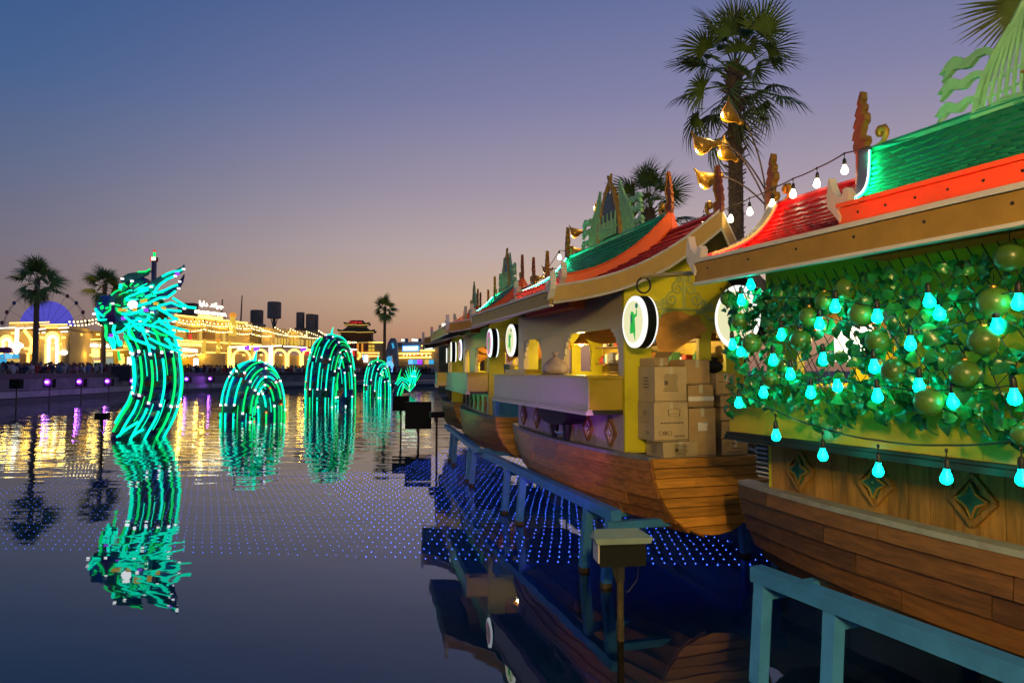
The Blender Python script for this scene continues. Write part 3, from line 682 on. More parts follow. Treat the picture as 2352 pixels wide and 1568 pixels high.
# ---------------------------------------------------------------- cartons on the stern of the second boat
def carton(label, u0, u1, z0, z1, t0=-2.68, dep=.42, m_='carton', prints=(), tape=True, open_=False, yaw=0):
    c = thing('carton', label, 'carton', W_(boat2, (u0+u1)/2, t0+dep/2, z0), boat2.rotation_euler.z+yaw, 'cardboard cartons on the boat stern')
    w, h = u1-u0-.008, z1-z0-.006; m = MB()
    x, y = w/2, dep/2
    j = lambda: random.uniform(-.004, .004)
    vs = [(-x+j(), -y+j(), 0), (x+j(), -y+j(), 0), (x+j(), y, 0), (-x, y, 0), (-x+j(), -y+j(), h+j()), (x+j(), -y+j(), h+j()), (x, y, h+j()), (-x, y, h+j())]
    m.add(vs, [(3,2,1,0), (4,5,6,7), (0,1,5,4), (1,2,6,5), (2,3,7,6), (3,0,4,7)]); m.build('box', m_, c)
    if tape:
        MB().box((0, 0, h+.003), (.05, dep*.98, .003)).box((0, -y-.005, h-.05), (.05, .003, .1)).build('tape', 'tape', c)
        MB().box((0, -y-.004, h*.02+.004), (w*.99, .003, .006)).build('seam', 'print', c)
    if open_:
        q = MB(); q.add([(-x, -y, h), (x, -y, h), (x+.02, -y-.06, h+.07), (-x-.02, -y-.06, h+.07)], [(0,1,2,3)]); q.add([(x, -y, h), (x, y, h), (x+.09, y, h+.06), (x+.09, -y, h+.06)], [(0,1,2,3)]); q.build('flap', m_, c)
    if prints:
        q = MB()
        for kind, px, pz, pw, ph in prints:
            X, Z = (px-.5)*w, pz*h; Y = -y-.0065
            if kind == 'block':
                for i in range(9):
                    zz = Z+ph*h*(.5-i/8)
                    L = pw*w*random.uniform(.72, 1); q.box((X+random.uniform(-.01,.01)*w, Y, zz), (L, .002, ph*h*.045))
                q.box((X-pw*w*.3, Y-.001, Z), (pw*w*.22, .002, ph*h*.3))
            elif kind == 'line': q.box((X, Y, Z), (pw*w, .002, ph*h))
            elif kind == 'dash':
                for i in range(8): q.box((X+pw*w*(i/7-.5), Y, Z), (pw*w/10, .002, ph*h))
            elif kind == 'tray':
                pts = [(-.5,-.5),(.5,-.5),(.62,.5),(.3,.7),(-.3,.7),(-.62,.5)]
                for (a, b), (a2, b2) in zip(pts, pts[1:]+pts[:1]): q.bar((X+a*pw*w, Y, Z+b*ph*h), (X+a2*pw*w, Y, Z+b2*ph*h), .003, .008, up=(0,1,0))
                q.bar((X-.58*pw*w, Y, Z-.1*ph*h), (X+.58*pw*w, Y, Z-.1*ph*h), .003, .006, up=(0,1,0))
            elif kind == 'marks':
                for i in range(3):
                    xx = X+pw*w*(i/2-.5)
                    pts = arcpts((xx, Z), ph*h*.5, 0, 2*pi, 8)
                    for (a, b), (a2, b2) in zip(pts, pts[1:]): q.bar((a, Y, b), (a2, Y, b2), .003, .005, up=(0,1,0))
                q.box((X, Y, Z), (pw*w*.18, .002, ph*h*.5))
        stuff(q.build('print', 'print', c))
        # the same print appears on the water side of the box, fainter
        q = MB()
        for kind, px, pz, pw, ph in prints[:3]:
            for i in range(4): q.box((-x-.0065, (px-.5)*dep*.6, pz*h+ph*h*(.3-i*.2)), (.002, dep*pw*random.uniform(.5, .9), ph*h*.06))
        stuff(q.build('side_print', 'print', c))
    return c
carton('large pale carton with a printed black text block, top of the left stack', -.68, -.245, 2.125, 2.55, m_='carton_pale', prints=(('block', .5, .55, .50, .46),))
carton('carton with a tray drawing and symbols, middle of the left stack', -.69, -.235, 1.665, 2.125, m_='carton_pale', prints=(('tray', .58, .72, .30, .16), ('dash', .52, .47, .62, .03), ('marks', .32, .20, .26, .12), ('dash', .74, .12, .3, .03)))
carton('low dented carton with a half open lid, bottom of the left stack', -.60, -.13, 1.465, 1.662, t0=-2.72, m_='carton_pale', prints=(('block', .5, .48, .38, .66),), open_=False)
carton('small open carton lying on top of the left stack', -.665, -.46, 2.552, 2.66, dep=.30, t0=-2.6, prints=(), open_=True, yaw=.12)
carton('wide plain carton, top of the middle stack', -.228, .125, 2.335, 2.64, t0=-2.60, dep=.36, prints=())
cz = carton('carton wrapped in a white paper band, middle of the stack beside the printed cartons', -.222, .135, 2.055, 2.332, t0=-2.66, prints=())
MB().box((0, -.215, .105), (.355, .004, .055)).build('paper_band', 'paper', cz)
cz = carton('tall plain carton with a white address label, bottom of the middle stack', -.228, .148, 1.465, 2.052, prints=())
MB().box((-.0, -.2165, .36), (.13, .003, .10)).build('address_label', 'paper', cz); MB().box((.03, -.219, .405), (.06, .002, .007)).build('label_edge', 'blue_crate', cz)
cz = carton('carton with a small dark blue label, top of the right stack', .185, .46, 2.20, 2.47, t0=-2.64, prints=(('line', .3, .62, .4, .03), ('line', .35, .06, .4, .03)))
MB().box((.06, -.2165, .11), (.075, .003, .085)).build('blue_label', 'cl_navy', cz)
carton('second carton from the top of the right stack', .215, .535, 2.055, 2.197, prints=()); carton('third carton from the top of the right stack', .215, .54, 1.885, 2.052, prints=())
carton('fourth carton from the top of the right stack', .222, .545, 1.675, 1.882, prints=(('line', .4, .6, .3, .04),)); carton('bottom carton of the right stack with printed round marks', .225, .60, 1.465, 1.672, prints=(('marks', .45, .72, .5, .2), ('line', .6, .42, .4, .05), ('line', .5, .2, .6, .04)))
b = thing('bag', 'black plastic bag lying on top of the carton stacks', 'bag', W_(boat2, .29, -2.42, 2.475), 0); MB().ball((0,0,.075), .12, 12, 8, (1.05,.9,.68)).tube([(0,0,.13),(.02,0,.19)], [.03,.05], 7).build('sack', 'dark_box', b, True)
# ---------------------------------------------------------------- things on the counters
def sack(name, label, p, s, m_):
    b = thing(name, label, 'bag', p); m = MB(); n = 16; prof = [(.12,0),(.19,.015),(.225,.07),(.22,.14),(.185,.21),(.12,.27),(.05,.31),(.028,.335),(.06,.38),(.075,.40)]
    vs = []
    for i, (r, z) in enumerate(prof):
        for j in range(n): k = 1+.10*sin(j*2.4+i*.8)*(1 if i > 1 else .3)+.05*sin(j*5.1); vs.append((r*k*cos(2*pi*j/n)*s, r*k*sin(2*pi*j/n)*s, z*s))
    fs = [(i*n+j, i*n+(j+1)%n, (i+1)*n+(j+1)%n, (i+1)*n+j) for i in range(len(prof)-1) for j in range(n)]+[tuple(range(n-1,-1,-1))]
    m.add(vs, fs); m.build('sack', m_, b, True); MB().tube([(.03*s*cos(a*.7),.03*s*sin(a*.7),.333*s) for a in range(10)], .008, 5).build('tie', 'dark', b); return b
sack('bag', 'tied white plastic bag standing on the boat counter before the windows', W_(boat2, -1.05, -.30, 2.447), .82, 'bag_plastic')
k = thing('serving_tray', 'low mustard wooden tray box on the counter left of the tied bag', 'tray', W_(boat2, -1.1, 1.25, 2.446), boat2.rotation_euler.z)
m = MB(); m.bb(-.12,.12,-.6,.6,0,.012); m.bb(-.12,-.105,-.6,.6,.012,.075); m.bb(.105,.12,-.6,.6,.012,.075); m.bb(-.105,.105,-.6,-.585,.012,.075); m.bb(-.105,.105,.585,.6,.012,.075); m.build('tray', 'mustard', k)
def cup(label, p, r, h, m_): c = thing('cup', label, 'cup', p); MB().lathe([(r*.7,0),(r,h),(r*1.08,h),(r*1.05,h*.96),(r*.9,h*.9)], 12).build('cup', m_, c, True)
cup('pale blue plastic cup on the counter under the far round sign', W_(boat2, -1.16, 1.95, 2.447), .06, .17, 'cl_blue'); cup('white paper cup beside the pale blue cup', W_(boat2, -1.02, 2.08, 2.447), .05, .15, 'paper')
k = thing('plate_stack', 'stack of flat bread plates on the work table in the boat window', 'plates', W_(boat2, -.52, -1.42, 2.415), .3)
for i in range(7): MB().lathe([(.10,0),(.15,.018),(.15,.024),(.09,.012)], 14, (random.uniform(-.02,.02), random.uniform(-.02,.02), i*.034)).build('plate', 'carton_pale', k, True)
k = thing('heat_lamp', 'warming lamp with flat shade on a post in the near boat window', 'lamp', W_(boat2, -.45, -1.86, 2.414), boat2.rotation_euler.z)
MB().bb(-.10,.10,-.16,.30,0,.03).build('base', 'steel', k); MB().bb(-.02,.02,-.03,.03,.03,.40).build('post', 'pale_trim', k); m = MB(); m.add([(-.13,-.16,.40),(.13,-.16,.40),(.13,.26,.40),(-.13,.26,.40),(-.06,-.08,.50),(.06,-.08,.50),(.06,.18,.50),(-.06,.18,.50)], [(3,2,1,0),(4,5,6,7),(0,1,5,4),(1,2,6,5),(2,3,7,6),(3,0,4,7)]); m.build('shade', 'awning', k); MB().bb(-.09,.09,-.1,.2,.385,.397).build('tube', 'lit_warm', k)
k = thing('tea_urn', 'tall glowing glass tea dispenser in the far boat window', 'dispenser', W_(boat2, -.55, 1.08, 2.414), 0); MB().lathe([(.09,0),(.09,.05),(.075,.06)], 14).build('base', 'steel', k); MB().lathe([(.07,.06),(.075,.36),(.05,.42)], 14).build('vessel', 'lit_yellow', k, True); MB().lathe([(.055,.42),(.06,.45),(.02,.48)], 12).build('lid', 'paper', k)
k = thing('stool', 'round black seats piled inside the near boat window', 'stool', W_(boat2, -.50, -2.0, 2.414), 0)
MB().lathe([(.10,0),(.11,.03),(.02,.05)], 14).build('base', 'dark', k); MB().lathe([(.085,.05),(.095,.12),(.085,.13)], 14, (.02,-.05,0)).build('seat', 'dark', k)
k = thing('sink_unit', 'black half tub with two drain legs hanging under the boat counter', 'sink', W_(boat2, -1.10, -.62, 1.965), boat2.rotation_euler.z)
m = MB(); vs = []; n = 10
for i in range(n+1): a = pi*i/n; vs += [(-.13, -.62*cos(a), -.24*sin(a)**.6), (.16, -.62*cos(a), -.24*sin(a)**.6)]
m.add(vs, [(2*i, 2*i+1, 2*i+3, 2*i+2) for i in range(n)]+[tuple(range(0, 2*n+2, 2)), tuple(range(2*n+1, 0, -2))]); m.build('tub', 'dark_box', k)
for y in (-.28, .22): MB().tube([(0,y,-.2),(0,y,-.34),(0,y,-.44)], [.075,.055,.035], 10).build('drain_leg', 'dark_box', k)
MB().tube([(0,-.28,-.33),(-.04,0,-.37),(0,.22,-.33)], .02, 6).build('pipe', 'steel', k)
k = thing('crate', 'blue plastic crate standing on the stern of the third boat', 'crate', W_(boat3, -.45, -2.50, 1.475), boat3.rotation_euler.z)
m = MB(); m.bb(-.33,.33,-.2,.2,0,.42); m.build('body', 'blue_crate', k); m = MB()
for i in range(5): m.bb(-.34+.66*i/4, -.32+.66*i/4, -.222, -.202, .0, .43)
for i in range(4): m.bb(-.34,.34,-.228,-.208,.0+.135*i,.02+.135*i)
stuff(m.build('ribs', 'blue_crate', k))
k = thing('mooring_post', 'short white post on the bow of the carton boat', 'post', W_(boat2, -.62, 2.58, 1.505), boat2.rotation_euler.z); MB().bb(-.09,.05,-.06,.06,0,.40).build('post', 'pale_trim', k); MB().bb(-.1,.06,-.07,.07,.402,.42).build('cap', 'paper', k)
k = thing('air_conditioner', 'grey louvred air conditioner unit on the near boat deck', 'air conditioner', W_(boat1, -.62, 2.32, 1.505), boat1.rotation_euler.z)
MB().bb(-.20,.22,-.07,.10,0,.36).build('casing', 'ac_metal', k)
for i in range(7): MB().box((-.215, .015, .045+.044*i), (.035, .15, .014), Matrix.Rotation(.5, 3, 'Y')).build('louvre', 'ac_metal', k)
MB().bb(-.212,-.202,-.06,.09,.02,.34).build('grille_back', 'dark', k)
k = thing('duct', 'white sheet metal duct under the counter end of the near boat', 'duct', W_(boat1, -1.2, 2.14, 1.865), boat1.rotation_euler.z); MB().bb(-.03,.42,-.28,.10,0,.10).build('duct', 'pale_trim', k)

# ---------------------------------------------------------------- leaf curtain, baubles and green bulbs on the nearest boat
NU = -1.50; Bm = boat1.matrix_world; bn_ = (Bm.to_3x3() @ Vector((1,0,0))); bp_ = Bm @ Vector((NU, 0, 0)); Bi = Bm.inverted()
def net(zx, zy, off=0):
    "point of the curtain plane seen at a spot of the photograph"
    x, y = (2850+.542*zx)/1.7415, (950+.542*zy)/1.7415
    return Bi @ onplane(x, y, bp_+bn_*off, bn_)
lc = thing('leaf_curtain', 'artificial leaf curtain on a wire net hanging from the nearest eave', 'leaf curtain', boat1.location, boat1.rotation_euler.z)
T0, T1, ZT = -1.9, 2.02, 3.30
def zbot(t): return 2.36-boat1.location.z*0+.05*sin(t*5.2)+.03*sin(t*11+1)+(-.03 if t < .6 else 0)
m = MB()
k = -40
for i in range(60):
    t = T0+(T1-T0+1.2)*i/59-.3
    # long slanting wires, leaning towards the stern as they fall
    a = (t+.0, ZT); b = (t-.55, zbot(t-.5)+random.uniform(-.10, .05))
    if T0 < a[0] < T1+.12 and T0 < b[0] < T1: m.tube([(NU+.03, a[0], a[1]), (NU+random.uniform(0,.04), (a[0]+b[0])/2+random.uniform(-.03,.03), (a[1]+b[1])/2), (NU+.02, b[0], b[1])], .0045, 4)
    if i % 2 == 0:
        a = (t-.75, ZT-.1); b = (t+.0, zbot(t)+.12)
        if T0 < a[0] < T1 and T0 < b[0] < T1: m.tube([(NU+.04, a[0], a[1]), (NU+.02, (a[0]+b[0])/2, (a[1]+b[1])/2+random.uniform(-.03,.03)), (NU+.03, b[0], b[1])], .0028, 4)
stuff(m.build('wire_net', 'wire', lc))
def leaf_me(name, mt, w):
    vs = []; prof = [(0,.02),(.15,.30),(.38,.42),(.62,.33),(.84,.15),(1,0)]
    for x, h in prof: z = .16*sin(x*pi)-.18*x*x; vs += [(x, -h*w, z+h*.28), (x, 0, z), (x, h*w, z+h*.28)]
    fs = []
    for i in range(5): b = 3*i; fs += [(b,b+3,b+4,b+1),(b+1,b+4,b+5,b+2)]
    q = MB(); q.add(vs, fs); return q.mesh(name, mt, True)
LM = [leaf_me('leaf_blade', 'leaf', .9), leaf_me('leaf_blade_b', 'leaf_b', 1.1), leaf_me('leaf_blade_c', 'leaf', .75)]
random.seed(21)
def leaf_mtx(u, t, z, s):
    az = random.gauss(0, .9); n = Vector((-1, random.gauss(0, .45), random.gauss(.15, .45))).normalized()
    d = Vector((0, sin(az+pi)*1, -abs(cos(az)))).normalized(); d = (d-n*d.dot(n)).normalized(); e = n.cross(d)
    return Matrix(((d.x*s, e.x*s, n.x*s, u), (d.y*s, e.y*s, n.y*s, t), (d.z*s, e.z*s, n.z*s, z), (0,0,0,1)))
rest = MB(); cnt = 0
LV = []
for i in range(1500):
    t = random.uniform(T0, T1); zb = zbot(t); f = random.random()**1.02
    z = zb+(ZT-.06-zb)*f
    # sparser in front of the window and the round sign
    if t > 1.72 and z < 3.0 and random.random() < .45: continue
    if -.1 > t > -1.6 and 2.5 < z < 2.9 and random.random() < .25: continue
    if .8 < t < 1.7 and 2.55 < z < 2.95 and random.random() < .35: continue
    LV.append((t, z))
for t in [T0+.08*i for i in range(49)]:
    for _ in range(3): LV.append((t+random.uniform(-.06,.06), zbot(t)+random.uniform(-.10,.06)))
random.shuffle(LV); LV.sort(key=lambda p: 0 if (p[0] > -.4 and p[1] < 3.0) else 1)
for t, z in LV:
    s = random.uniform(.045, .125)*(1 if z < 3.0 else .9); mt = leaf_mtx(NU+random.uniform(-.07, .06), t, z, s); me = random.choice(LM)
    if cnt < 300 and t > -.45: link('leaf', me, lc, mtx=mt); cnt += 1
    else: rest.cm = 0 if me.materials[0].name == 'leaf' else 1; rest.add([mt @ v.co for v in me.vertices], [tuple(p.vertices) for p in me.polygons])
stuff(rest.build('leaf_mass', ['leaf', 'leaf_b'], lc, True))
# bulbs
BULB = MB().lathe([(.012,0),(.016,-.008),(.0175,-.02),(.027,-.04),(.0335,-.062),(.030,-.080),(.018,-.092),(.002,-.097)], 14).mesh('green_bulb', 'bulb_green', True)
WBULB = MB().lathe([(.012,0),(.016,-.008),(.0175,-.02),(.027,-.04),(.0335,-.062),(.030,-.080),(.018,-.092),(.002,-.097)], 14).mesh('warm_bulb', 'bulb_warm', True)
SOCK = MB().lathe([(.006,.06),(.012,.055),(.0165,.04),(.0185,.0),(.016,-.006)], 10).mesh('bulb_socket', 'black_rubber', True)
def string_lights(label, pts, off, bulb, drop, cable_r, thru=None, world=False, s=1.0, every=True, swing=.06):
    t_ = thing('string_lights', label, 'string lights', (0,0,0) if world else boat1.location, 0 if world else boat1.rotation_euler.z, None)
    cp = []
    for p in pts:
        tilt = Matrix.Rotation(random.uniform(-swing, swing), 4, 'X') @ Matrix.Rotation(random.uniform(-swing, swing), 4, 'Y')
        mt = Matrix.Translation(p+Vector((0,0,.055*s))) @ tilt @ Matrix.Diagonal((s,s,s,1))
        link('bulb', bulb, t_, mtx=mt); link('socket', SOCK, t_, mtx=mt)
        top = p+Vector((0,0,.055*s+drop)); cp.append(top)
        if drop > .03: MB().tube([p+Vector((0,0,.11*s)), top], .0035*s, 5).build('drop_wire', 'black_rubber', t_); MB().ball(top, .010*s, 6, 4, (1,1,1.5)).build('clip', 'black_rubber', t_)
    line = thru if thru else cp
    sm = []
    for i in range(len(line)-1):
        a, b = line[i], line[i+1]
        for k in range(5): f = k/5; sm.append(a.lerp(b, f)+Vector((0,0,-.10*(b-a).length*f*(1-f))))
    sm.append(line[-1]); MB().tube(sm, cable_r, 5).build('cable', 'black_rubber', t_)
    return t_
UP = [(280,350),(212,465),(908,510),(1215,585),(1595,470),(1675,560),(2260,480)]
MID = [(145,790),(210,840),(508,720),(790,640),(1460,785),(2095,660)]
LOW = [(447,905),(575,1010),(815,900),(1190,955),(1525,1095)]
BOT = [(195,1220),(375,1145),(725,1145),(925,1095),(1215,1170),(1775,1210),(2225,1180)]
for lab, L in (('topmost string of green bulbs among the leaves of the curtain', UP), ('upper middle string of green bulbs among the leaves', MID), ('lower middle string of green bulbs among the leaves', LOW), ('string of green bulbs along the bottom edge of the leaves', BOT)):
    string_lights(lab, [net(x, y, random.uniform(-.12, -.06)) for x, y in L], 0, BULB, .012, .004)
D_ = lambda x, y: ((x*1.7415-2850)/.542, (y*1.7415-950)/.542)
SW = [net(*D_(x, y), -.10) for x, y in [(1782,1000),(1890,1045),(2018,1080),(2175,1096),(2347,1098)]]
string_lights('drooping black string of green bulbs across the mustard counter front', SW, 0, BULB, .10, .006, thru=[net(270,1170,-.08), net(475,1280,-.10), net(815,1405,-.10), net(1225,1495,-.10), net(1715,1530,-.10), net(2210,1500,-.10), net(2500,1440,-.08)])
BA = [(115,450,55,'leftmost, beside the white lit sign'),(205,620,60,'in front of the white lit sign'),(290,780,70,'just below the white lit sign'),(650,760,75,'third bauble along, left of the bread coloured gap'),(715,585,75,'close left of a glowing bulb, upper row'),(830,470,70,'dark one behind the upper row bulb'),(985,385,85,'highest bauble of the left half'),(1095,565,90,'bright on its right beside a bulb, middle upper row'),(1215,765,85,'centre of the curtain, below the upper bulbs'),(530,940,60,'behind a small white bulb, lower left'),(430,1050,65,'lowest on the left, above the small white bulb'),(1335,985,90,'right of the middle, above the bottom bulbs'),(1595,1210,100,'hanging on the bottom edge of the leaves'),(1860,1005,100,'brownish one above the bottom edge, right side'),(2000,760,105,'touching a bulb half hidden by a leaf'),(2075,480,110,'large one upper right, lit on its right'),(2195,145,105,'highest one at the right, under the eave'),(2290,1460,80,'at the right picture edge over the counter front')]
for zx, zy, r, d in BA:
    p = net(zx, zy, random.uniform(-.10, -.03)); pw = Bm @ p; R = r*.311/1568*(pw.y*1.03)
    b = thing('bauble', 'green brown bauble '+d, 'bauble', pw, 0, 'baubles hanging in the leaf curtain')
    MB().ball((0,0,0), R, 20, 14).build('ball', 'bauble', b, True); MB().lathe([(R*.2,R*.96),(R*.2,R*1.1),(R*.08,R*1.14)], 8).build('cap', 'gold', b); MB().tube([(0,0,R*1.12),(.005,0,R*1.12+.06)], .003, 4).build('hook', 'wire', b)

k = thing('flag_pole', 'yellow pole with a dark ring jutting from the near roof corner', 'pole', at(1600, 627, 6.1)); e_ = at(1478, 635, 6.9)-k.location
MB().tube([(0,0,0), e_], .022, 7).build('pole', 'mustard', k); MB().tube([e_+Vector((.07*sin(a*.5), 0, -.09+.08*cos(a*.5))) for a in range(13)], .010, 5).build('ring', 'dark', k)
k = thing('menu_board', 'white lit menu board seen through the leaves inside the nearest boat', 'sign', W_(boat1, -.55, 1.55, 2.78), boat1.rotation_euler.z+.5); MB().bb(-.02,.02,-.15,.15,-.20,.10).build('board', 'lit_white', k)
# ---------------------------------------------------------------- warm string lights over the roofs
def P_(L): return [at(*a) for a in L]
string_lights('string of warm white bulbs rising past the palm trunk to the green roof', P_([(1570,541,8.9),(1604,529,8.6),(1617,514,8.3),(1679,503,7.9),(1722,487,7.6),(1774,469,7.3),(1822,446,7.0),(1877,422,6.7),(1940,391,6.4)]), 0, WBULB, .10, .007, world=True, thru=P_([(1562,515,8.9),(1600,503,8.6),(1617,494,8.3),(1679,475,7.9),(1722,455,7.6),(1774,432,7.3),(1822,410,7.0),(1877,386,6.7),(1940,352,6.4),(1990,338,6.2)]), s=1.0)
string_lights('string of warm bulbs running on behind the green roof ridge', P_([(2107,352,6.1),(2200,326,5.7),(2300,300,5.3)]), 0, WBULB, .06, .006, world=True, thru=P_([(1990,338,6.2),(2046,330,6.0),(2107,313,5.8),(2200,287,5.5),(2352,240,5.0)]), s=.9)
string_lights('short string of warm bulbs beyond the carton boat ridge', P_([(1285,591,14.5),(1233,660,16)]), 0, WBULB, .06, .008, world=True, thru=P_([(1340,575,14),(1285,575,14.5),(1233,648,16)]), s=1.2)
# ---------------------------------------------------------------- lamp trees with gold bird shaped shades
BIRD = None
def bird_lamp(tree, p, s, yaw, e, tiltd=0):
    r = thing('x', '', ''); 
    for k in list(r.keys()): del r[k]
    r.name = 'lamp'; r.parent = tree; r.matrix_basis = Matrix.Translation(p) @ Matrix.Rotation(yaw, 4, 'Z') @ Matrix.Rotation(tiltd, 4, 'Y') @ Matrix.Diagonal((s,s,s,1))
    m = MB(); n = 12
    # gourd shaped shell, open underneath: rings along local x (neck at +x, tail at -x)
    sec = [(.20,.045,.05),(.15,.055,.05),(.10,.08,.035),(.05,.12,.01),(-.01,.15,-.01),(-.07,.165,-.02),(-.13,.165,-.01),(-.18,.145,.02),(-.215,.11,.06),(-.235,.075,.11),(-.25,.05,.16),(-.27,.032,.20),(-.30,.012,.235)]
    vs = []
    for x, rr, z in sec:
        for j in range(n+1): a = -.40*pi+1.80*pi*j/n; vs.append((x, rr*.85*cos(a), z+rr*sin(a)))
    m.add(vs, [(i*(n+1)+j, i*(n+1)+j+1, (i+1)*(n+1)+j+1, (i+1)*(n+1)+j) for i in range(len(sec)-1) for j in range(n)])
    m.tube([(.20,0,.05),(.25,0,.07),(.28,0,.05)], [.045,.05,.02], 8); m.prism([(.16,.08),(.22,.16),(.26,.13),(.24,.07)], .03, lambda a, b, c: Vector((a, c, b)))
    sh = m.build('shade', 'gold', r, True)
    MB().ball((-.13,0,-.085), .062, 12, 8).build('bulb', 'bulb_warm', r, True)
    lamp('lamp_light', r, (-.13,0,-.17), e, (1,.64,.19), .06)
    return r
def tree(label, pole, lamps, s, e):
    t_ = thing('lamp_tree', label, 'lamp', (pole[0].x, pole[0].y, 1.45), 0, 'gold bird lamp trees behind the boats')
    o = t_.location.copy(); top = pole[1]-o; MB().tube([Vector((0,0,0)), top], .045*s, 8).build('pole', 'steel_dark', t_, True)
    for p, via, yaw, tl, st in lamps:
        a = Vector(st)-o; p = Vector(p)-o; v = Vector(via)-o
        c = [a*(1-f)**2+v*2*f*(1-f)+(p+Vector((.22*s*cos(yaw), .22*s*sin(yaw), .06*s)))*f*f for f in [i/8 for i in range(9)]]
        MB().tube(c, .016*s, 6).build('arm', 'steel_dark', t_, True)
        bird_lamp(t_, p, s, yaw, e, tl)
    return t_
Y1 = 8.6
tree('lamp tree with four gold bird lamps before the tall palm trunk', (at(1762, 480, Y1), at(1760, 430, Y1)), [
    (at(1680, 268, Y1), at(1752, 350, Y1), .25, .75, at(1762, 470, Y1)), (at(1622, 335, Y1-.25), at(1700, 330, Y1-.1), .0, 0.1, at(1760, 440, Y1)),
    (at(1672, 355, Y1), at(1725, 385, Y1), .4, .65, at(1762, 470, Y1)), (at(1630, 413, Y1), at(1700, 408, Y1), .05, -.05, at(1762, 475, Y1))], .66, 12)
q0 = Vector((.9, -4.3, 4.5))  # unseen lamp tree added as warm fill on the hulls
tree('added lamp tree outside the view, lighting the boats from behind the viewer', (q0, q0), [(q0+Vector(d), q0+Vector(d)*.5+Vector((0,0,.3)), .2, .1, q0) for d in ((-.8,.3,.5),(-.5,-.3,.9),(-.9,-.2,.1),(.7,.2,.4))], 1.0, 1250)
Y2 = 14.6
tree('lamp tree with gold bird lamps behind the carton boat roof ornament', (at(1410, 560, Y2), at(1405, 520, Y2)), [
    (at(1378, 480, Y2), at(1390, 470, Y2), .3, .8, at(1406, 530, Y2)), (at(1326, 535, Y2), at(1365, 520, Y2), .0, .1, at(1405, 530, Y2)), (at(1334, 580, Y2), at(1370, 570, Y2), .0, 0, at(1408, 570, Y2)), (at(1530, 505, Y2), at(1470, 490, Y2), pi, .4, at(1408, 530, Y2))], .66, 12)
Y3 = 21
tree('lamp tree with gold bird lamps above the third boat', (at(1300, 650, Y3), at(1298, 615, Y3)), [(at(1258, 621, Y3), at(1280, 615, Y3), .0, .0, at(1298, 625, Y3)), (at(1236, 640, Y3), at(1270, 640, Y3), 0, .1, at(1298, 640, Y3))], .66, 12)
# ---------------------------------------------------------------- floodlight boxes on poles in the water
def flood(label, p, w, h, d, yaw, hood, pole_x=0, face=None):
    f = thing('floodlight', label, 'floodlight', (p.x, p.y, 0), yaw, 'floodlight boxes on poles in the pool'); z = p.z
    MB().bb(-w/2, w/2, -d/2, d/2, z-h/2, z+h/2).build('housing', 'dark_box', f)
    MB().bb(-w/2+.02, w/2-.02, d/2, d/2+.015, z-h/2+.02, z+h/2-.02).build('lens', 'glass_dark', f)
    m = MB(); m.bb(-.035, .035, -.03, .03, z-h/2-.16, z-h/2); m.bar((-.06,0,z-h/2-.02),(-.02,0,z-h/2-.16), .02, .05); m.build('yoke', 'dark', f)
    MB().tube([(pole_x,.0,-.7),(pole_x,.0,z-h/2-.14)], .033, 8).build('pole', 'rust', f)
    if hood:
        m = MB(); x, y = w/2+.035, d/2+.04; zt = z+h/2+.012
        m.add([(-x,-y,zt),(x,-y,zt),(x,y,zt),(-x,y,zt),(-x-.03,-y-.01,zt+.055),(x+.02,-y-.01,zt+.055),(x-.05,y-.04,zt+.085),(-x+.03,y-.04,zt+.085)], [(3,2,1,0),(4,5,6,7),(0,1,5,4),(1,2,6,5),(2,3,7,6),(3,0,4,7)]); m.build('hood', 'hood', f)
        MB().bb(-w/2-.015, -w/2-.002, -d/2+.02, d/2, z-h/2+.03, z+h/2-.01).build('side_plate', 'pale_trim', f)
        MB().tube([(w*.42,0,z-h/2),(w*.40,.02,z-h/2-.16),(w*.2,.02,z-h/2-.27),(.05,0,z-h/2-.26)], .006, 5).build('cable', 'black_rubber', f)
    return f
f1 = flood('pale hooded floodlight box on a rusty pole, nearest to the viewer', at(1424, 1268, 6.45), .43, .20, .22, .12, True)
flood('largest black floodlight box standing in the open pool', at(961, 953, 24), .90, .93, .5, .1, False)
flood('grey floodlight box behind the largest black one', at(921, 926, 27), .62, .58, .35, .0, False)
flood('small flat floodlight box right of the largest black one', at(1003, 952, 21), .42, .16, .4, .3, False)
f5 = flood('small floodlight box on a thin pole beside the dragon neck', at(235, 956, 22), .38, .20, .2, 0, False)
# coloured floodlights falling on the boats
lamp('lamp_light', f1, (.0, .24, .98), 260, (.46, .10, 1), .06, 1.0, (-1.0, 5.0, 2.2))

def aim5(e, col, cone, tgt): lamp('lamp_light', f5, (0, .16, .95), e, col, .06, cone, Vector(tgt)-Vector(f5.location))
aim5(5200, (.02, 1, .22), .22, (-1.55, 16.9, 2.5)); aim5(3200, (.42, .06, 1), .26, (.6, 11.2, 3.1))
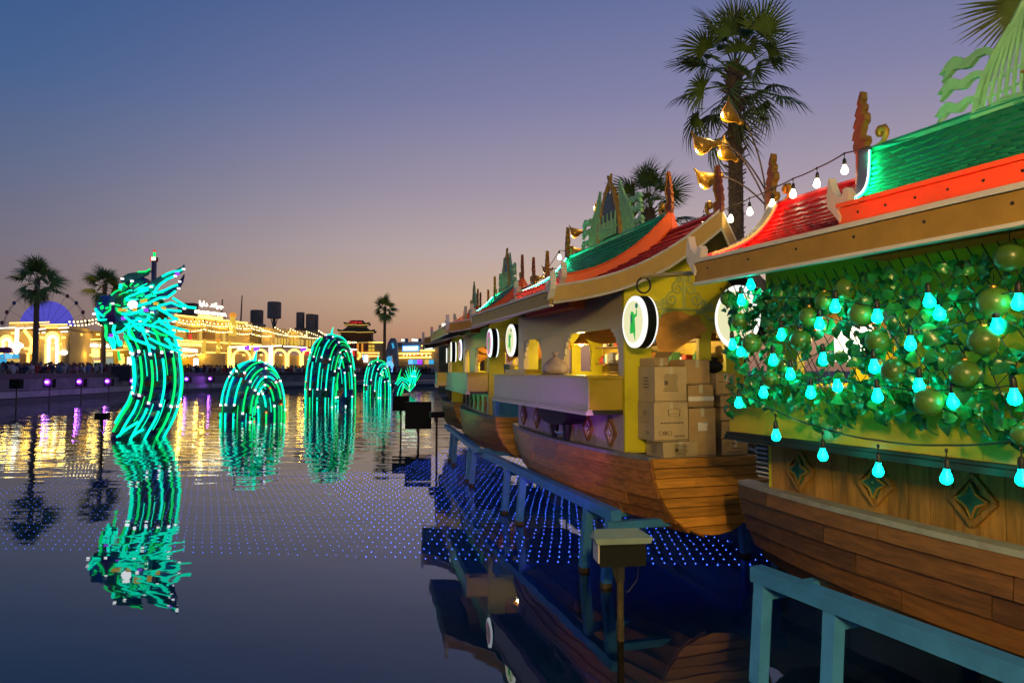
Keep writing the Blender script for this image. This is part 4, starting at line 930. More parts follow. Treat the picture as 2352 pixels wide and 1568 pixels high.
# ---------------------------------------------------------------- palms
def frond_mesh(name, seed, n=30, pet=.80, L=.72, droop=.30, lowpoly=False, spread=100):
    rnd = random.Random(seed); m = MB()
    m.tube([(0,0,0),(pet*.5,0,.04),(pet,0,.0)], [.022,.016,.012], 4)
    for i in range(n):
        a = radians(-spread+2*spread*i/(n-1)+rnd.uniform(-2, 2)); l = L*(1-.32*(abs(a)/radians(spread))**2)*rnd.uniform(.9, 1.06)
        w = .021*L/.78*(1.5 if lowpoly else 1); pts = []
        for k in range(4):
            f = k/3; r = l*f; x, y = cos(a)*r, sin(a)*r; z = -droop*l*f**2.2+.05*sin(a*2)*f+(.06*cos(i*pi) if not lowpoly else 0)*f*(1-f)
            if f == 1: z -= l*.10*rnd.random()
            pts.append(Vector((pet+x, y, z)))
        sd = Vector((-sin(a), cos(a), 0)); ww = [.35*w, w, w*.8, .0]
        vs = []
        for p, q in zip(pts, ww): vs += [p-sd*q, p+sd*q+Vector((0,0,q*.5))]
        m.add(vs, [(2*k, 2*k+2, 2*k+3, 2*k+1) for k in range(3)])
    # webbing in the inner third of the fan
    R = L*.28; ring = [(pet+cos(radians(-spread+2*spread*i/10))*R, sin(radians(-spread+2*spread*i/10))*R, -droop*R*.12-.008) for i in range(11)]
    m.add([(pet,0,-.004)]+ring, [(0, i+1, i+2) for i in range(10)])
    return m
FR = [frond_mesh('f', s).mesh('palm_frond', 'palm_leaf') for s in (1, 2, 3)]
FRO = [frond_mesh('f', 9, n=20, droop=.75, L=.7).mesh('palm_frond_old', 'palm_leaf'), frond_mesh('f', 10, n=16, droop=.9, L=.65).mesh('palm_frond_dry', 'palm_leaf_old')]
FRF = [frond_mesh('f', k, n=22, pet=.58, L=.80, droop=.34, spread=108, lowpoly=True).mesh('palm_frond_far', 'palm_leaf') for k in (21, 22)]
FROF = [frond_mesh('f', 29, n=20, pet=.36, L=.74, droop=.75, lowpoly=True).mesh('palm_frond_far_old', 'palm_leaf')]
def palm(label, base, top, tr, s, nf, seed, boots=True, lean=(0,0)):
    rnd = random.Random(seed); p = thing('palm_tree', label, 'palm tree', base, rnd.uniform(0, 6), 'palm trees round the pool'); H = top.z-base.z
    N = 26; m = MB(); n = 10; vs = []
    for i in range(N+1):
        f = i/N; r = tr*(1.12-.22*f)*(1+.06*(i % 2))+(.35*tr if f > .93 else 0)*(1-abs(f-.965)/.035 if f > .93 else 0)*.6
        for j in range(n): a = 2*pi*j/n; vs.append((r*cos(a)*(1+rnd.uniform(-.06,.06)), r*sin(a)*(1+rnd.uniform(-.06,.06)), H*f))
    m.add(vs, [(i*n+j, i*n+(j+1)%n, (i+1)*n+(j+1)%n, (i+1)*n+j) for i in range(N) for j in range(n)]+[tuple(range(n-1,-1,-1))])
    m.build('trunk', 'palm_trunk', p)
    if boots:
        m = MB()
        for k in range(230):
            z = H*(1-(k/230)**1.2*.62); a = k*2.4; r = tr*1.02; l = .16*s*rnd.uniform(.5, 1.2)*(1 if k < 130 else .35); up = .35+.4*rnd.random()
            d = Vector((cos(a), sin(a), 0)); b = Vector((d.x*r*.85, d.y*r*.85, z-.05)); m.bar(b, b+d*l*.9+Vector((0,0,l*up)), .05*s, .018*s)
        stuff(m.build('leaf_stubs', 'palm_trunk', p))
    for k in range(nf):
        f = k/(nf-1); az = k*2.39996+rnd.uniform(-.25,.25); el = radians(86-134*f**.95+rnd.uniform(-8,8)); old = f > .78
        me = (rnd.choice(FRO) if old and f > .9 else FRO[0] if old else rnd.choice(FR)) if boots else FROF[0] if old else rnd.choice(FRF); sc = s*rnd.uniform(.88, 1.1)*(1 if f > .12 else .85)
        R = Matrix.Rotation(az, 4, 'Z') @ Matrix.Rotation(-el, 4, 'Y') @ Matrix.Rotation(rnd.uniform(-1.0,1.0), 4, 'X')
        link('frond', me, p, mtx=Matrix.Translation((0,0,H+.05-.75*s*f)) @ R @ Matrix.Diagonal((sc*rnd.uniform(.82,1.22),sc,sc,1)))
    return p
Yp = 14.5
pt = at(1686, 152, Yp); palm('tall fan palm behind the boats, its crown cut by the top edge', Vector((pt.x, pt.y, 1.45)), pt, .155, 1.0, 38, 5)
Yp = 20; pt = at(1492, 478, Yp); palm('shorter fan palm behind the carton boat roof', Vector((pt.x, pt.y, 1.45)), pt, .15, 1.0, 34, 6)
Yp = 6.6; pt = at(2545, -150, Yp); palm('nearest fan palm, only drooping frond tips hang in at the top right corner', Vector((pt.x, pt.y, 1.45)), pt, .15, .8, 24, 8)
Yp = 61; pt = at(86, 640, Yp); palm('left tall palm before the arched hall, at the left edge', Vector((pt.x, pt.y, 1.45)), pt, .22, 1.6, 25, 12, False)
Yp = 76; pt = at(241, 652, Yp); palm('palm half hidden behind the dragon head', Vector((pt.x, pt.y, 1.45)), pt, .24, 1.8, 25, 13, False)
Yp = 124; pt = at(884, 704, Yp); palm('lone palm right of the pagoda, far shore', Vector((pt.x, pt.y, 1.45)), pt, .26, 1.75, 26, 14, False)
# ---------------------------------------------------------------- the lit dragon in the pool
DM = ['dragon_scale', 'dragon_blue', 'dragon_violet', 'dragon_copper', 'dragon_green', 'led_white', 'led_violet', 'led_orange']
def body_tube(ob, path, rad, n, rnd, waist=1.0, mats=(0,0,0,0,0,1,1,2,4,3), name='scale_skin'):
    "faceted mirror skin: each facet its own slightly proud triangle pair"
    m = MB(); k = len(path); frames = []; prev = None
    for i, p in enumerate(path):
        d = (path[min(i+1,k-1)]-path[max(i-1,0)]).normalized()
        a = (Vector((0,1,0)) if prev is None else prev); a = (a-d*a.dot(d)).normalized(); prev = a; frames.append((a, d.cross(a)))
    def P(i, j, lift=0):
        a, b = frames[i]; t = 2*pi*(j+.5*(i % 2))/n; return path[i]+(a*cos(t)+b*sin(t))*(rad[i]+lift)
    for i in range(k-1):
        for j in range(n):
            q = [P(i, j), P(i, j+1), P(i+1, j+1), P(i+1, j)] if i % 2 == 0 else [P(i, j), P(i, j+1), P(i+1, j+2), P(i+1, j+1)]
            c = (q[0]+q[2])/2; l = rnd.uniform(-.02, .05)
            nn = (c-(path[i]+path[i+1])/2).normalized()
            m.use(rnd.choice(mats)); m.add([q[0], q[1], q[2], q[3], c+nn*l], [(0,1,4),(1,2,4),(2,3,4),(3,0,4)])
    return stuff(m.build(name, DM, ob)), frames
def body_leds(ob, path, rad, frames, n, seglen, gap, start, rnd, r=.055, spots=True):
    k = len(path)
    for j in range(n):
        t = 2*pi*j/n; i = start+round(1+1.2*sin(t+.6))+(rnd.choice((0, 0, 1)) if spots else rnd.choice((0, 2, 3)))
        if not spots and rnd.random() < .2: continue
        if not spots: pass
        while i+seglen < k or (spots and k-1-i >= 2):
            seg = min(seglen, k-1-i)
            pts = []
            for q in range(i, i+seg+1): a, b = frames[q]; pts.append(path[q]+(a*cos(t)+b*sin(t))*(rad[q]+.045))
            MB().tube(pts, r, 5).build('led_strip', 'led_teal' if rnd.random() < .62 else 'led_green', ob)
            if spots and i+seglen+1 < k:
                a, b = frames[i+seglen+1]; c = path[i+seglen+1]+(a*cos(t)+b*sin(t))*(rad[i+seglen+1]+.05)
                MB().box(c, (.07, .07, .10)).build('spot_lamp', 'led_white' if rnd.random() < .85 else 'led_orange', ob)
            i += seglen+gap
def fr2(frames, d=.22): return [(a*cos(d)+b*sin(d), b*cos(d)-a*sin(d)) for a, b in frames]
def ellipse_arch(ob_loc, half, H, n, lead=6, flare=0.0):
    pts = [Vector((-half-flare*(lead-i)/lead, 0, -.5+.5*i/lead)) for i in range(lead)]
    pts += [Vector((-half*cos(pi*i/n), 0, H*max(0,sin(pi*i/n))**.85)) for i in range(n+1)]
    return pts+[Vector((half, 0, -.5*i/lead)) for i in range(1, lead+1)]
def crest(ob, pts, m_='led_teal'):
    for a, b, c in pts:
        MB().tube([a, b, c], [.05,.045,.02], 5).build('crest_spike', m_, ob)
def coil(label, px0, px1, ybase, ytop, yaw, R, seed, npts=22, nled=12, flip=1):
    rnd = random.Random(seed); Y = 2.5*1568/(ybase-851); c = at((px0+px1)/2, ybase, Y); Wd = (px1-px0)/1568*Y; H = (851-ytop)/1568*Y+2.5
    half = max(.5, (Wd/2-R*1.0)/cos(yaw)); o = thing('dragon_coil', label, 'light sculpture', (c.x, c.y, 0), yaw-atan2(c.x, c.y), 'dragon coils rising from the pool')
    path = ellipse_arch(None, half, H-R, npts); rad = [R*(.86+.14*sin(pi*i/(len(path)-1))) for i in range(len(path))]
    _, fr = body_tube(o, path, rad, 15, rnd); body_leds(o, path, rad, fr, nled, 4, 1, 1, rnd, .044); body_leds(o, path, rad, fr2(fr), nled, 3, 4, 3, rnd, .017, False)
    for k in range(3):
        i = 6+npts//2-4+k*4; p = path[i]; n_ = (p-Vector((0,0,H*.4))).normalized(); b = p+n_*R
        MB().tube([b, b+n_*.28+Vector((.06,0,0)), b+n_*.5+Vector((.18,0,.05))], [.09,.06,.015], 5).build('back_fin', 'led_teal' if k % 2 else 'dragon_green', o)
    m = MB()
    for k in range(26): a = rnd.uniform(0, 2*pi); m.ball((-half+R*1.05*cos(a)*rnd.uniform(.8,1.1), R*1.1*sin(a), rnd.uniform(.05,.55)), .06, 5, 4)
    stuff(m.build('base_lamps', 'dragon_copper', o)); return o
coil('first low dragon coil right of the dragon neck', 512, 653, 964, 828, .85, .80, 31)
coil('tallest dragon coil with red lights, in the middle of the pool', 702, 817, 932, 768, .85, 1.08, 32, npts=26)
coil('small distant dragon coil right of the tallest one', 836, 897, 912, 826, .85, .76, 33, npts=18, nled=12)
# tail
rnd = random.Random(41); Yt = 72; o = thing('dragon_tail', 'feathery lit dragon tail tip standing farthest out', 'light sculpture', (at(930, 905, Yt).x, Yt, 0), 0)
path = [Vector((-.9,0,-.4)), Vector((-.85,0,.2)), Vector((-.6,0,.9)), Vector((-.2,0,1.4)), Vector((.2,0,1.1)), Vector((.5,0,.7)), Vector((.75,0,1.1)), Vector((.9,0,1.9)), Vector((.95,0,2.5))]
rad = [.5,.5,.46,.42,.38,.34,.28,.18,.06]; _, fr = body_tube(o, path, rad, 9, rnd); body_leds(o, path, rad, fr, 9, 2, 0, 0, rnd, .05)
for k in range(9):
    a = -1.0+k*.25; b = Vector((.75,0,1.0)); MB().tube([b, b+Vector((sin(a)*.6,.1,cos(a)*1.0)), b+Vector((sin(a)*1.1,.1,cos(a)*1.9+.2))], [.10,.07,.015], 5).build('tail_feather', 'led_teal' if k % 2 else 'led_green', o)
for k in range(3): b = Vector((-.7+.1*k,0,.9+.25*k)); MB().tube([b, b+Vector((-.1,0,.6)), b+Vector((.1,0,1.3))], [.12,.08,.02], 5).build('tail_feather', 'led_green', o)
# head and neck. Photograph spots -> the dragon's own plane
Yd = 25.8; dc = at(350, 1003, Yd); dr = thing('dragon', 'rearing dragon head and neck made of green light strips and mirror scales', 'light sculpture', (dc.x, dc.y, 0), 0)
def dp(x, y, dpt=0): p = at(x, y, Yd+dpt); return Vector((p.x-dc.x, dpt, p.z))
def dz_(zx, zy, dpt=0): return dp((350+zx/3.484)/1.7415, (1000+zy/3.484)/1.7415, dpt)
NP = [(306,1028),(316,1001),(330,973),(348,942),(359,908),(364,874),(362,841),(356,805),(346,777),(334,752)]
ctl = [dp(x, y) for x, y in NP]; path = []
for i in range(len(ctl)-1):
    a, b, c, d = ctl[max(i-1,0)], ctl[i], ctl[i+1], ctl[min(i+2, len(ctl)-1)]
    for k in range(3):
        f = k/3; path.append(.5*((2*b)+(c-a)*f+(2*a-5*b+4*c-d)*f*f+(3*b-a-3*c+d)*f**3))
path.append(ctl[-1]); rn = [.86-.006*i if i < 10 else .80-.004*(i-10) for i in range(len(path))]
rnd = random.Random(51); _, fr = body_tube(dr, path, rn, 16, rnd)
body_leds(dr, path, rn, fr, 13, 8, 1, 2, rnd, .044); body_leds(dr, path, rn, fr2(fr), 15, 5, 4, 4, rnd, .017, False)
# foot fin at the lower left
for a, b in (((318,968),(268,1003)), ((330,985),(300,1005))):
    MB().tube([dp(*a,-.8), dp((a[0]+b[0])/2, (a[1]+b[1])/2-2,-.9), dp(*b,-.9)], [.05,.05,.04], 5).build('led_strip', 'led_teal', dr)
m = MB(); ol = [(300,955),(272,985),(262,1004),(300,1007),(330,1007),(335,975)]; P0 = [dp(x, y, -.7) for x, y in ol]; m.add(P0+[p+Vector((0,.08,0)) for p in P0], [tuple(range(6)), tuple(range(11,5,-1))]+[(i,(i+1)%6,6+(i+1)%6,6+i) for i in range(6)]); m.build('foot_fin', 'dragon_scale', dr)
# skull: faceted loft from snout to nape
SK = [(224,714,.16,.30),(232,712,.30,.55),(246,716,.42,.62),(262,716,.50,.62),(282,706,.58,.80),(300,700,.66,.98),(322,698,.72,1.08),(342,704,.74,1.02),(358,714,.66,.86),(372,722,.45,.55)]
m = MB(); n = 14; rnd = random.Random(52)
def SP(i, j, l=0): x, y, ry, rz = SK[i]; c = dp(x, y); t = 2*pi*(j+.5*(i % 2))/n; return c+Vector((0, cos(t)*(ry+l), sin(t)*(rz+l)))
for i in range(len(SK)-1):
    for j in range(n):
        q = [SP(i,j), SP(i,j+1), SP(i+1,j+1), SP(i+1,j)] if i % 2 == 0 else [SP(i,j), SP(i,j+1), SP(i+1,j+2), SP(i+1,j+1)]
        c = (q[0]+q[2])/2+Vector((rnd.uniform(-.03,.03), 0, 0)); c += (c-dp(SK[i][0], SK[i][1])).normalized()*rnd.uniform(0,.06)
        m.use(rnd.choice((0,0,0,1,1,2,4,3,0))); m.add(q+[c], [(0,1,4),(1,2,4),(2,3,4),(3,0,4)])
m.use(0); m.add([SP(0,j) for j in range(n)], [tuple(range(n-1,-1,-1))]); m.build('skull', DM, dr)
# lower jaw with beard
m = MB(); JW = [(236,738,.22,.13),(252,746,.34,.17),(272,748,.40,.2),(296,740,.45,.26),(316,730,.45,.3)]; vs = []
for x, y, ry, rz in JW:
    c = dp(x, y)
    for j in range(10): t = 2*pi*j/10; vs.append(c+Vector((0, cos(t)*ry, sin(t)*rz)))
m.add(vs, [(i*10+j, i*10+(j+1)%10, (i+1)*10+(j+1)%10, (i+1)*10+j) for i in range(4) for j in range(10)]+[tuple(range(9,-1,-1))]); m.build('jaw', 'dragon_scale', dr)
for s in (-1, 1):
    MB().ball(dz_(635, 765, s*.70), .20, 12, 8, (1,.6,.85)).build('eye', 'led_white', dr)
    MB().ball(dz_(210, 800, s*.40), .09, 8, 6).build('nostril', 'led_green', dr)
def FL(zz, base, tip, w, s, mt):
    "a flame shaped mane fin: flat lens along a curve"
    pass
STR = [ # polylines on the 350..800 x 1000..1450 crop, depth, radius, material
 ([(110,810),(130,880),(160,975),(230,970),(285,960)], .34, .05, 't'), ([(130,850),(190,900),(230,925)], .44, .05, 't'), ([(160,745),(215,740)], .3, .035, 'g'),
 ([(320,740),(318,830),(250,880),(225,910)], .5, .04, 'g'), ([(255,815),(290,800)], .5, .05, 'g'), ([(330,630),(380,585),(440,555),(475,560)], .55, .035, 'g'),
 ([(455,540),(465,470)], .55, .07, 't'), ([(490,500),(515,465)], .5, .04, 'g'), ([(520,490),(580,530),(610,470),(620,455)], .5, .035, 'g'), ([(570,545),(640,520),(710,475)], .5, .04, 'g'),
 ([(525,680),(590,640),(680,610),(760,570),(845,560)], .7, .045, 't'), ([(690,555),(780,530),(850,520),(920,490)], .66, .05, 't'), ([(745,590),(800,575),(840,550)], .72, .04, 't'),
 ([(515,740),(515,690),(590,700)], .7, .04, 'g'), ([(700,780),(790,750),(850,740),(930,700),(1010,665),(1110,660),(1170,620),(1230,570)], .75, .055, 't'),
 ([(400,800),(420,850),(480,885)], .62, .05, 'g'), ([(480,890),(600,895),(680,870),(770,830)], .74, .055, 't'), ([(385,760),(460,775)], .6, .03, 'g'),
 ([(520,920),(600,990),(660,1025),(760,1035),(820,990),(860,930)], .74, .055, 't'), ([(620,990),(720,975),(860,970)], .74, .04, 't'),
 ([(585,1010),(545,1070),(480,1130),(410,1150)], .6, .055, 't'), ([(640,1040),(580,1080),(575,1180),(640,1240),(740,1280),(830,1310),(940,1370)], .78, .06, 't'),
 ([(660,1060),(740,1115),(790,1110)], .78, .07, 't'), ([(520,1180),(570,1230),(640,1240)], .74, .05, 'g'),
 ([(980,780),(1080,755),(1170,730),(1260,770),(1335,795)], .7, .05, 't'), ([(1190,665),(1290,730),(1400,795),(1510,805)], .85, .055, 't'), ([(1040,830),(1180,840),(1305,850)], .6, .05, 't'),
 ([(1000,820),(1110,880),(1190,940),(1255,965)], .8, .065, 't'), ([(920,610),(1080,560),(1180,510),(1255,485)], .7, .05, 't'), ([(900,615),(950,560),(1010,480),(1110,410),(1210,365)], .6, .055, 't'),
 ([(1040,370),(1110,330),(1190,300),(1280,290),(1340,265)], .6, .045, 't'), ([(700,305),(810,300),(875,265)], .5, .035, 'g'), ([(785,1040),(890,1050),(980,990),(1040,1010),(1160,1105)], .8, .05, 't'),
 ([(850,1050),(1000,1080),(1110,1150),(1220,1210),(1325,1245)], .85, .055, 't'), ([(1020,1030),(1150,1060),(1290,1100),(1410,1130)], .7, .05, 't'), ([(980,985),(1090,985),(1210,980)], .7, .04, 't'),
 ([(900,1090),(1010,1170),(1120,1200)], .8, .05, 'g'), ([(860,1225),(980,1290),(1110,1345),(1220,1390),(1320,1430)], .85, .055, 't'), ([(1080,1230),(1180,1310),(1300,1370)], .8, .055, 't'), ([(1000,1100),(1110,1130),(1230,1150)], .75, .04, 't'),
 ([(250,1040),(262,1120),(255,1200),(285,1265)], .30, .06, 'g'), ([(380,1040),(360,1110),(375,1180),(415,1200),(430,1290),(470,1330)], .36, .065, 't'), ([(295,1210),(330,1290),(370,1380)], .34, .07, 't'), ([(350,1200),(385,1290),(370,1370)], .25, .06, 't'), ([(460,1260),(475,1310),(430,1330)], .36, .05, 't'), ([(430,1400),(440,1480),(455,1540)], .3, .05, 'g'),
]
for s in (-1, 1):
    for L, dpt, r, c in STR:
        MB().tube([dz_(x, y, s*(dpt+.04)) for x, y in L], r*.9, 5).build('led_strip', 'led_teal' if c == 't' else 'led_green', dr)
    rx = random.Random(61+s)
    for k in range(46):
        a = rx.uniform(0, 1); x0 = 420+rx.uniform(0, 480); y0 = 560+rx.uniform(0, 560); L = rx.uniform(60, 190); sl = (y0-860)/500*rx.uniform(.5, 1.0)
        MB().tube([dz_(x0, y0, s*rx.uniform(.55, .82)), dz_(x0+L*.5, y0+L*.5*sl-12, s*rx.uniform(.6, .82)), dz_(x0+L, y0+L*sl, s*.7)], .022, 4).build('led_strand', 'led_teal' if k % 3 else 'led_green', dr)
    for x, y in ((485,400),(90,890),(350,745),(1340,265),(1285,440),(1270,535),(890,510),(1350,815),(620,432),(1225,360),(835,1130),(1200,995),(1060,670),(780,800),(730,985),(900,870),(330,1020)):
        MB().box(dz_(x, y, s*.72), (.085, .07, .06)).build('spot_lamp', 'led_white', dr)
    for x, y in ((460,830),(530,835),(660,830),(800,700),(1060,810),(770,715),(950,745)): MB().box(dz_(x, y, s*.74), (.14, .08, .11)).build('spot_lamp', 'lit_gold', dr)
    for x, y in ((815,835),(500,950),(330,1190),(1250,330)): MB().box(dz_(x, y, s*.74), (.12, .08, .12)).build('spot_lamp', 'led_violet', dr)
    # mane fins and horns: flat dark mirror blades between the strips
    for ol, dpt, mt in (([(860,480),(960,400),(1080,330),(1210,290),(1330,230),(1345,200),(1358,260),(1300,320),(1180,390),(1040,470),(950,560),(880,620)], .55, 'dragon_scale'), ([(470,440),(500,370),(580,325),(700,310),(880,280),(840,350),(720,400),(600,420),(520,460)], .40, 'dragon_scale'),
        ([(900,600),(1080,560),(1250,490),(1350,340),(1330,440),(1290,520),(1210,580),(1110,650),(940,690)], .65, 'dragon_blue'), ([(960,760),(1170,720),(1330,790),(1200,800),(1010,830)], .62, 'dragon_blue'), ([(1040,830),(1300,850),(1180,890),(1080,870)], .55, 'dragon_blue'),
        ([(800,1040),(980,980),(1160,1100),(1040,1090),(900,1080)], .72, 'dragon_scale'), ([(850,1060),(1110,1140),(1320,1250),(1150,1230),(980,1170)], .8, 'dragon_scale'), ([(860,1220),(1110,1340),(1330,1440),(1130,1390),(960,1310)], .8, 'dragon_scale'), ([(520,1150),(640,1240),(900,1350),(760,1330),(600,1290)], .74, 'dragon_green'),
        ([(240,1030),(380,1030),(420,1200),(470,1330),(370,1380),(280,1260)], .24, 'dragon_scale')):
        A = [dz_(x, y, s*dpt) for x, y in ol]; k = len(A); m = MB(); m.add(A+[p+Vector((0, s*.05, 0)) for p in A], [tuple(range(k)), tuple(range(2*k-1, k-1, -1))]+[(i,(i+1)%k,k+(i+1)%k,k+i) for i in range(k)]); m.build('mane_fin', mt, dr)
# ---------------------------------------------------------------- far shore
class Facade:
    "a thing whose local x runs along its front, -y faces the pool; sizes are read where the front stands"
    def __init__(s, name, label, cat, a, b):
        (x0, Y0), (x1, Y1) = a, b; p, q = at(x0, 851, Y0), at(x1, 851, Y1); s.p = Vector((p.x, p.y, 0)); d = Vector((q.x-p.x, q.y-p.y, 0)); s.L = d.length; s.d = d.normalized(); s.n = Vector((s.d.y, -s.d.x, 0))
        s.t = thing(name, label, cat, s.p, atan2(s.d.y, s.d.x))
    def g(s, x, y, off=0):
        p = onplane(x, y, s.p+s.n*off, s.n); r = p-s.p; return r.dot(s.d), p.z
    def box(s, name, m_, x0, x1, y0, y1, d0, d1, par=None, struct_=False):
        "photo rectangle to a box reaching from d0 to d1 in front of the wall plane"
        a, z1 = s.g(x0, y0, d1); b, z0 = s.g(x1, y1, d1); m = MB(); m.bb(a, b, -d1, -d0, z0, z1); return m.build(name, m_, par or s.t)
    def line(s, name, m_, pts, r, off=.15, par=None, n=5):
        return MB().tube([Vector((s.g(x, y, off)[0], -off, s.g(x, y, off)[1])) for x, y in pts], r, n).build(name, m_, par or s.t)
    def bar(s, name, m_, x0, y0, x1, y1, w, dep, off=.15, par=None):
        a = s.g(x0, y0, off); b = s.g(x1, y1, off); return MB().bar((a[0], -off, a[1]), (b[0], -off, b[1]), w, dep, up=(0,1,0)).build(name, m_, par or s.t)
    def arch(s, name, m_, cx, yt, w, yb, th, off, horseshoe=0, par=None, dep=.3, pointed=False):
        cz_ = yt+w/2; pts = [(cx-w/2, yb)]
        if horseshoe: pts += [(cx-w/2, cz_+w*.45), (cx-w*.40, cz_+w*.40)]
        a0 = pi+(.55 if horseshoe else 0); n = 12
        for i in range(n+1): a = a0-(a0-(pi-a0))*i/n if horseshoe else pi-pi*i/n; pts.append((cx+w/2*cos(a), cz_-w/2*sin(a)*(1.15 if pointed else 1)))
        if horseshoe: pts += [(cx+w*.40, cz_+w*.40), (cx+w/2, cz_+w*.45)]
        pts += [(cx+w/2, yb)]
        return s.line(name, m_, pts, th, off, par)
def letters(fc, text, x0, x1, y0, y1, m_, off, name='lettering'):
    a, z1 = fc.g(x0, y0, off); b, z0 = fc.g(x1, y1, off); me = text_mesh(text, 1, .06); xs = [v.co.x for v in me.vertices]; ys = [v.co.y for v in me.vertices]
    if not xs: return
    sx_ = (b-a)/(max(xs)-min(xs)); sy_ = (z1-z0)/(max(ys)-min(ys))
    for v in me.vertices: v.co = Vector((a+(v.co.x-min(xs))*sx_, -off-v.co.z, z0+(v.co.y-min(ys))*sy_))
    me.materials.clear(); me.materials.append(M[m_]); return link(name, me, fc.t)
# ---- arched hall at the left
H1 = Facade('arched_hall', 'lit hall with horseshoe arches and glowing cornices at the far left', 'building', (-70, 73), (158, 75))
H1.box('wall', 'stucco', -70, 158, 756, 872, -8, 0); H1.box('wall', 'stucco', 20, 84, 741, 756, -6, .5); H1.box('wall', 'stucco', 92, 154, 746, 756, -6, .4)
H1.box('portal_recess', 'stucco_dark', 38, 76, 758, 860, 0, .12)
for x0, x1, y in ((22,81,741),(89,113,740),(92,154,745.5),(-5,35,753),(88,105,755.5),(105,132,751.5),(134,158,752.5),(88,104,764),(140,155,761.5),(36,55,753.5),(57,74,753)): H1.bar('cornice_light', 'lit_white' if y > 752 else 'lit_warm', x0, y+.6, x1, y-.6, .10, .12, .75)
for x0, x1 in ((80, 92), (138, 156), (86,104)): 
    a = H1.g(x0, 766, .5); b = H1.g(x1, 860, .5); MB().lathe([((b[0]-a[0])/2*.95, b[1]), ((b[0]-a[0])/2*.8, a[1]-.3), ((b[0]-a[0])/2*1.2, a[1]), ((b[0]-a[0])/2*1.2, a[1]+.15)], 14, ((a[0]+b[0])/2, -.3, 0)).build('column', 'stucco', H1.t, True)
H1.arch('arch_light', 'lit_warm', 120, 764, 27, 845, .16, .35, 1); H1.arch('arch_light', 'lit_white', 121, 772, 19, 845, .14, .5, 1); H1.arch('arch_light', 'lit_warm', 14, 772, 24, 815, .16, .35, 1); H1.arch('arch_light', 'lit_white', 15, 779, 16, 800, .12, .5, 1)
H1.line('arch_light', 'lit_warm', [(56,758),(64,768),(70,776),(74,790),(70,800),(71,812)], .17, .4); H1.line('arch_light', 'lit_soft', [(56,758),(48,768),(43,776)], .08, .3)
H1.bar('neon_post', 'lit_warm', 63, 811, 63, 842, .28, .2, .5)
for k, (x0, x1) in enumerate(((0,9),(12,27),(29,43))): H1.box('screen', 'lit_cyan' if k != 1 else 'lit_blue', x0, x1, 812, 823, 1.4, 1.5)
H1.box('stall', 'lit_soft', 16, 42, 824, 843, .6, 1.2); H1.box('stall_wall', 'brown_wood', 42, 58, 812, 843, .5, .9); H1.box('stall_awning', 'dragon_violet', -4, 26, 797, 810, 1.0, 2.4); H1.box('screen', 'lit_cyan', 0, 14, 824, 842, 1.0, 1.3)
a = H1.g(146, 809.5, .9); MB().ball((a[0], -.9, a[1]), .42, 14, 8, (1,.35,.62)).build('round_sign', 'lit_white', H1.t, True)
H1.bar('wall_lamp', 'lit_yellow', 141, 787, 145, 793, .3, .2, .5)
L1 = thing('hanging_lantern', 'large white glowing lantern hanging in the portal of the arched hall', 'lantern', at(38, 800, 71), 0)
MB().tube([(0,0,0),(0,0,2.1)], .17, 6).build('hanger', 'lit_white', L1); MB().lathe([(.05,-.62),(.28,-.3),(.32,.0),(.62,.15),(.55,.45),(.3,.62),(.1,.7)], 12).build('shade', 'lit_white', L1, True)
# ---- shop behind the dragon
H2 = Facade('shop_building', 'yellow fast food shop with lit lettering behind the dragon neck', 'building', (158, 79), (330, 88))
H2.box('wall', 'stucco_dark', 158, 330, 778, 872, -7, 0); H2.box('upper_wall', 'mustard', 160, 250, 757, 778, -7, .1); H2.box('canopy', 'stucco', 176, 250, 782, 800, 0, .5)
for x in (187, 213): H2.bar('panel_joint', 'stucco_dark', x, 757, x, 778, .12, .05, .14)
H2.bar('strip_light', 'lit_warm', 179, 780.5, 239, 778.5, .13, .12, .6); H2.bar('strip_light', 'lit_warm', 243, 804, 306, 803, .12, .12, .6)
letters(H2, 'GRAND SEA B', 178, 262, 787, 799, 'lit_white', .62)
H2.box('menu_board', 'menu', 176, 202, 806, 821, .1, .4); H2.box('menu_board', 'lit_warm', 202, 228, 800, 820, .1, .4); H2.box('menu_board', 'menu', 243, 259, 807, 819, .1, .4); H2.box('menu_board', 'lit_soft', 229, 240, 808, 818, .1, .4)
for x0, x1 in ((180,186),(189,212),(215,240),(245,260)): H2.box('window', 'lit_greenish', x0, x1, 822, 846, .02, .1)
H2.bar('shop_sign', 'lit_red', 217, 826.5, 239, 825.5, .14, .1, .4); H2.bar('shop_sign', 'lit_warm', 217, 829.5, 239, 828.5, .18, .1, .4)
H2.box('door_light', 'lit_white', 294, 306, 820, 838, .02, .12); H2.box('door_light', 'lit_yellow', 274, 286, 819, 838, .02, .12); H2.box('wall_panel', 'mustard', 262, 320, 806, 850, .0, .02)
H2.box('lamp_box', 'lit_white', 156, 176, 797, 804, .3, .8)
